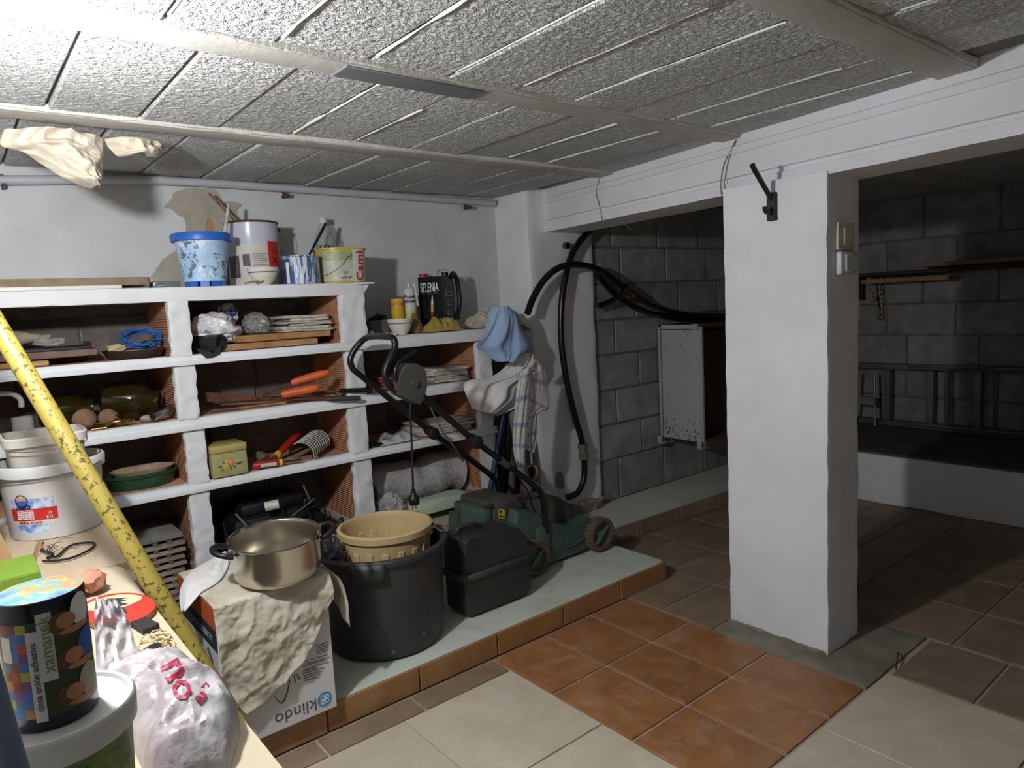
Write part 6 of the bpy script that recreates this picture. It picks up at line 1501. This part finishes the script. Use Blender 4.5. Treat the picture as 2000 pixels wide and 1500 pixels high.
# plastic shopping bag
c = V((.20, 1.07, TB))
def f_bag(u, v):
    y = .885+.40*v; xl = .140-.025*max(0, min(1, (v-.42)*8)); xr = .272-(.05*max(0, v-.55)/.45)-.05*(max(0, .3-v)/.3)**1.5; x = xl+(xr-xl)*u
    e = (max(0, 1-abs(2*u-1)**3.2)*max(0, 1-abs(2*v-1)**3.0))**.55
    q = V((x*13, y*13, 81)); r_ = .55*ridged(q, .55, 3)+.32*ridged(q, 1.15, 7)+.20*ridged(q, 2.4, 11)+.08*ridged(q, 5, 2)
    n_ = noise.noise_vector(q*.8)*.008*e
    return V((x, y, TB+.002+.088*e*(.45+.55*r_*(1-.35*v))))+V((n_.x*.4, n_.y, max(0, n_.z)))
mb = M().grid(f_bag, 70, 90)
k = NT('thin bag film'); n = k.noise(9, 4, .6); lw = k.n('ShaderNodeLayerWeight', {'Blend': .35}).outputs['Facing']
k.set('Base Color', k.ramp(n, [(.38, hexc('a59699')), (.58, hexc('bfbbbe'))])); k.set('Roughness', .38); k.set('Specular IOR Level', .5); k.set('Alpha', .9); k.set('Normal', k.bump(k.noise(28, 4, .6), .004)); BAGM = k.m
t = thing('shopping_bag', (c.x, c.y, TB), 'crumpled white shopping bag with red lettering on the table', 'bag')
bvh = BVHTree.FromPolygons([tuple(v) for v in mb.v], [list(f) for f in mb.f])
build('bag_body', mb, BAGM, t, ang=35)
def on_bag(px_, py_, lift=.0015):
    d = ray(px_, py_).normalized(); h_ = bvh.ray_cast(CAM, d)
    return (h_[0]-d*lift) if h_[0] else at(px_, py_, 'z', TB+.1)
def bagtext(s_, cx, cy, size, rot):
    cr, sr = math.cos(rot), math.sin(rot)
    build('bag_lettering', text_mb(s_, size, lambda x, y, z: on_bag(cx+x*cr+y*sr, cy+x*sr-y*cr, .002), extrude=0, res=8, bold=size*.016, fine=3), mat('crimson print', 'a51e44', .5, var=.03), t)
bagtext('n', 343, 1306, 84, math.radians(62)); bagtext('o', 360, 1344, 74, math.radians(62)); bagtext('a', 396, 1360, 46, math.radians(48)); bagtext('r', 402, 1338, 30, math.radians(48))
L = spline([at(x, y, 'y', Y) for x, y, Y in [(184, 1168, 1.28), (183, 1230, 1.24), (186, 1300, 1.18), (182, 1370, 1.10)]], 8)
R = spline([at(x, y, 'y', Y) for x, y, Y in [(226, 1168, 1.30), (252, 1215, 1.28), (268, 1265, 1.24), (318, 1330, 1.16)]], 8)
def f_flap(u, v):
    i = v*(len(L)-1); j = int(min(i, len(L)-2)); p_ = L[j].lerp(L[j+1], i-j).lerp(R[j].lerp(R[j+1], i-j), u); q = V((u*3, v*3, 5))
    return p_+V((0, -.012*ridged(q, 1.4, 3)+.006*noise.noise(q*2), .004*noise.noise(q*3)))
build('bag_handles', M().grid(f_flap, 22, 30), BAGM, t, ang=50)
# white bucket with green label, tape roll on its lid
c = V((.054, .922, TB+.001)); h = .143
t = thing('lidded_bucket', c, 'white lidded bucket with green label at the table corner', 'bucket')
build('bucket_body', M().lathe([(.0001, 0), (.068, 0), (.074, h-.03), (.0001, h-.03)], c, 48), WPL, t)
build('lid', M().lathe([(.074, h-.032), (.081, h-.030), (.082, h-.004), (.079, h), (.074, h), (.072, h-.004), (.0001, h-.004)], c, 56), WPL, t)
a0 = AZ(c)
k = NT('grass label'); k.set('Base Color', k.ramp(k.noise(60, 4), [(.35, hexc('3f5a1f')), (.6, hexc('6f8a35')), (.72, hexc('8d4a33'))])); k.set('Roughness', .5)
build('green_label', cyl_patch(c, .0695, a0-.2, a0+1.5, .02, h-.036, .0738, .0008, 16), k.m, t)
c = V((.0545, .916, TB+h-.0025)); r = .0425; h = .142
t = thing('tape_roll', c, 'wide roll of joining tape in printed wrapper on the white bucket', 'tape roll')
k = NT('iridescent film'); n = k.noise(16, 3, .5, dist=1.0)
k.set('Base Color', k.ramp(n, [(.3, hexc('b06f98')), (.42, hexc('bda566')), (.52, hexc('6faab5')), (.64, hexc('6a78c4')), (.75, hexc('b082b4'))])); k.set('Metallic', .75); k.set('Roughness', .32); k.set('Normal', k.bump(k.noise(40, 3), .0015)); IRI = k.m
build('tape_body', M().lathe([(.0001, 0), (r-.0015, 0), (r, .002), (r, h-.002), (r-.0015, h), (.0001, h)], c, 56), mat('glossy navy film', '15161f', .18, var=.1), t)
build('holographic_disc', M().lathe([(r*.99, h+.0002), (r*.99, h+.0012), (.0001, h+.0012)], c, 56), IRI, t)
a0 = AZ(c)
def tp2(a_, b_, z0, z1, th=.0006): return cyl_patch(c, r, a0+a_, a0+b_, z0, z1, None, th, 10)
wr = build('wrapper', tp2(-1.15, 1.45, .016, h-.020, .0003), mat('dark green turf print', '2f4420', .35, c2='253618', scale=40), t)
cols = ['3f77b5', '6a4a52', '6d9a3f', 'c79a2e', 'd0b23a', 'b5552b', '8f3a2b', '7b4a8c', 'c77a2c', '9fb23c']
random.seed(12)
for i in range(10):
    for j in range(3):
        z0 = .017+i*(h-.038)/10; w0 = -1.12+j*.24
        build('mosaic_square', tp2(w0, w0+.24, z0, z0+(h-.038)/10, .0005), mat('mosaic '+random.choice(cols), cols[(9-i+random.choice((0, 0, 1, -1))) % 10], .35), wr)
GRYP = mat('pale print', 'c2c2c4', .45, var=.02)
build('white_band', tp2(-.42, -.16, .012, .112, .0008), GRYP, wr); build('white_band', tp2(-.17, .16, .055, h-.012, .0007), GRYP, wr)
build('white_tag', tp2(-1.1, -.8, .080, .108, .0008), WHTP, wr)
vert = lambda az, z: (lambda x, y, q: c+V(((r+.0013+q)*math.cos(a0+az-y/r), (r+.0013+q)*math.sin(a0+az-y/r), z+x)))
build('product_lettering', text_mb('cinta unión adhesiva', .0094, vert(-.29, .062), extrude=.0002, bold=.0001), mat('grey ink', '56565c', .6), wr)
build('brand_lettering', text_mb('xamanek', .0175, vert(-.01, .095), extrude=.0002), mat('olive ink', '7d8a52', .6), wr)
skin = mat('warm skin print', 'c08a62', .4, c2='a8704a', scale=60)
def cyl_disc(az, z, rx, rz_, lift):
    mb = M(); fn = cyl_fn(c, r+lift, a0+az, z); n = 22; vs = [fn(0, 0, 0)]; fs = []
    for j in (1, 2, 3, 4): vs += [fn(rx*j/4*math.cos(f), rz_*j/4*math.sin(f), 0) for f in [i*2*math.pi/n for i in range(n)]]
    for i in range(n):
        fs.append((0, 1+i, 1+(i+1) % n))
        for j in range(3): fs.append((1+j*n+i, 1+j*n+(i+1) % n, 1+(j+1)*n+(i+1) % n, 1+(j+1)*n+i))
    return mb.add(vs, fs)
HAIR = mat('brown hair print', '5d3c26', .5, var=.1)
for (az, z, sh) in [(.42, .115, WHTP), (.52, .074, BLUP), (.44, .034, mat('pale shirt print', 'b9b39a', .5))]:
    build('printed_shirt', cyl_disc(az+.5, z+.006, .014, .018, .0005), sh, wr)
    build('printed_hair', cyl_disc(az-.05, z-.001, .0135, .0125, .0007), HAIR, wr)
    build('printed_arm', cyl_disc(az+.30, z-.012, .019, .0038, .0008), skin, wr)
    build('printed_face', cyl_disc(az+.06, z, .0105, .0085, .0009), skin, wr)
# orange tape roll and grey pole at the very left
p = at(5, 1290, 'z', TB+.0); 
t = thing('orange_tape', (p.x-.02, p.y, TB), 'small orange tape reel at the left behind the tape roll', 'tape')
build('reel', M().lathe([(.018, 0), (.034, 0), (.034, .02), (.018, .02), (.018, 0)], (p.x-.02, p.y, TB), 28), mat('orange tape', 'b9603a', .45), t)
build('core', M().lathe([(.012, .001), (.018, .001), (.018, .021), (.012, .021), (.012, .001)], (p.x-.02, p.y, TB), 24), BLK, t)
A, B = CAM+ray(-44, 1250)*.66, CAM+ray(26, 1500)*.62
dv = B-A; ft = A+dv*(A.z/(A.z-B.z)); tp_ = A-dv*1.0
build('grey_pole', M().tube([ft+V((0, 0, .010)), B, A, tp_], .0115, 16), mat('slate grey tube', '4c5566', .4, var=.06), label='slate grey pole standing at the near left table edge', cat='pole')
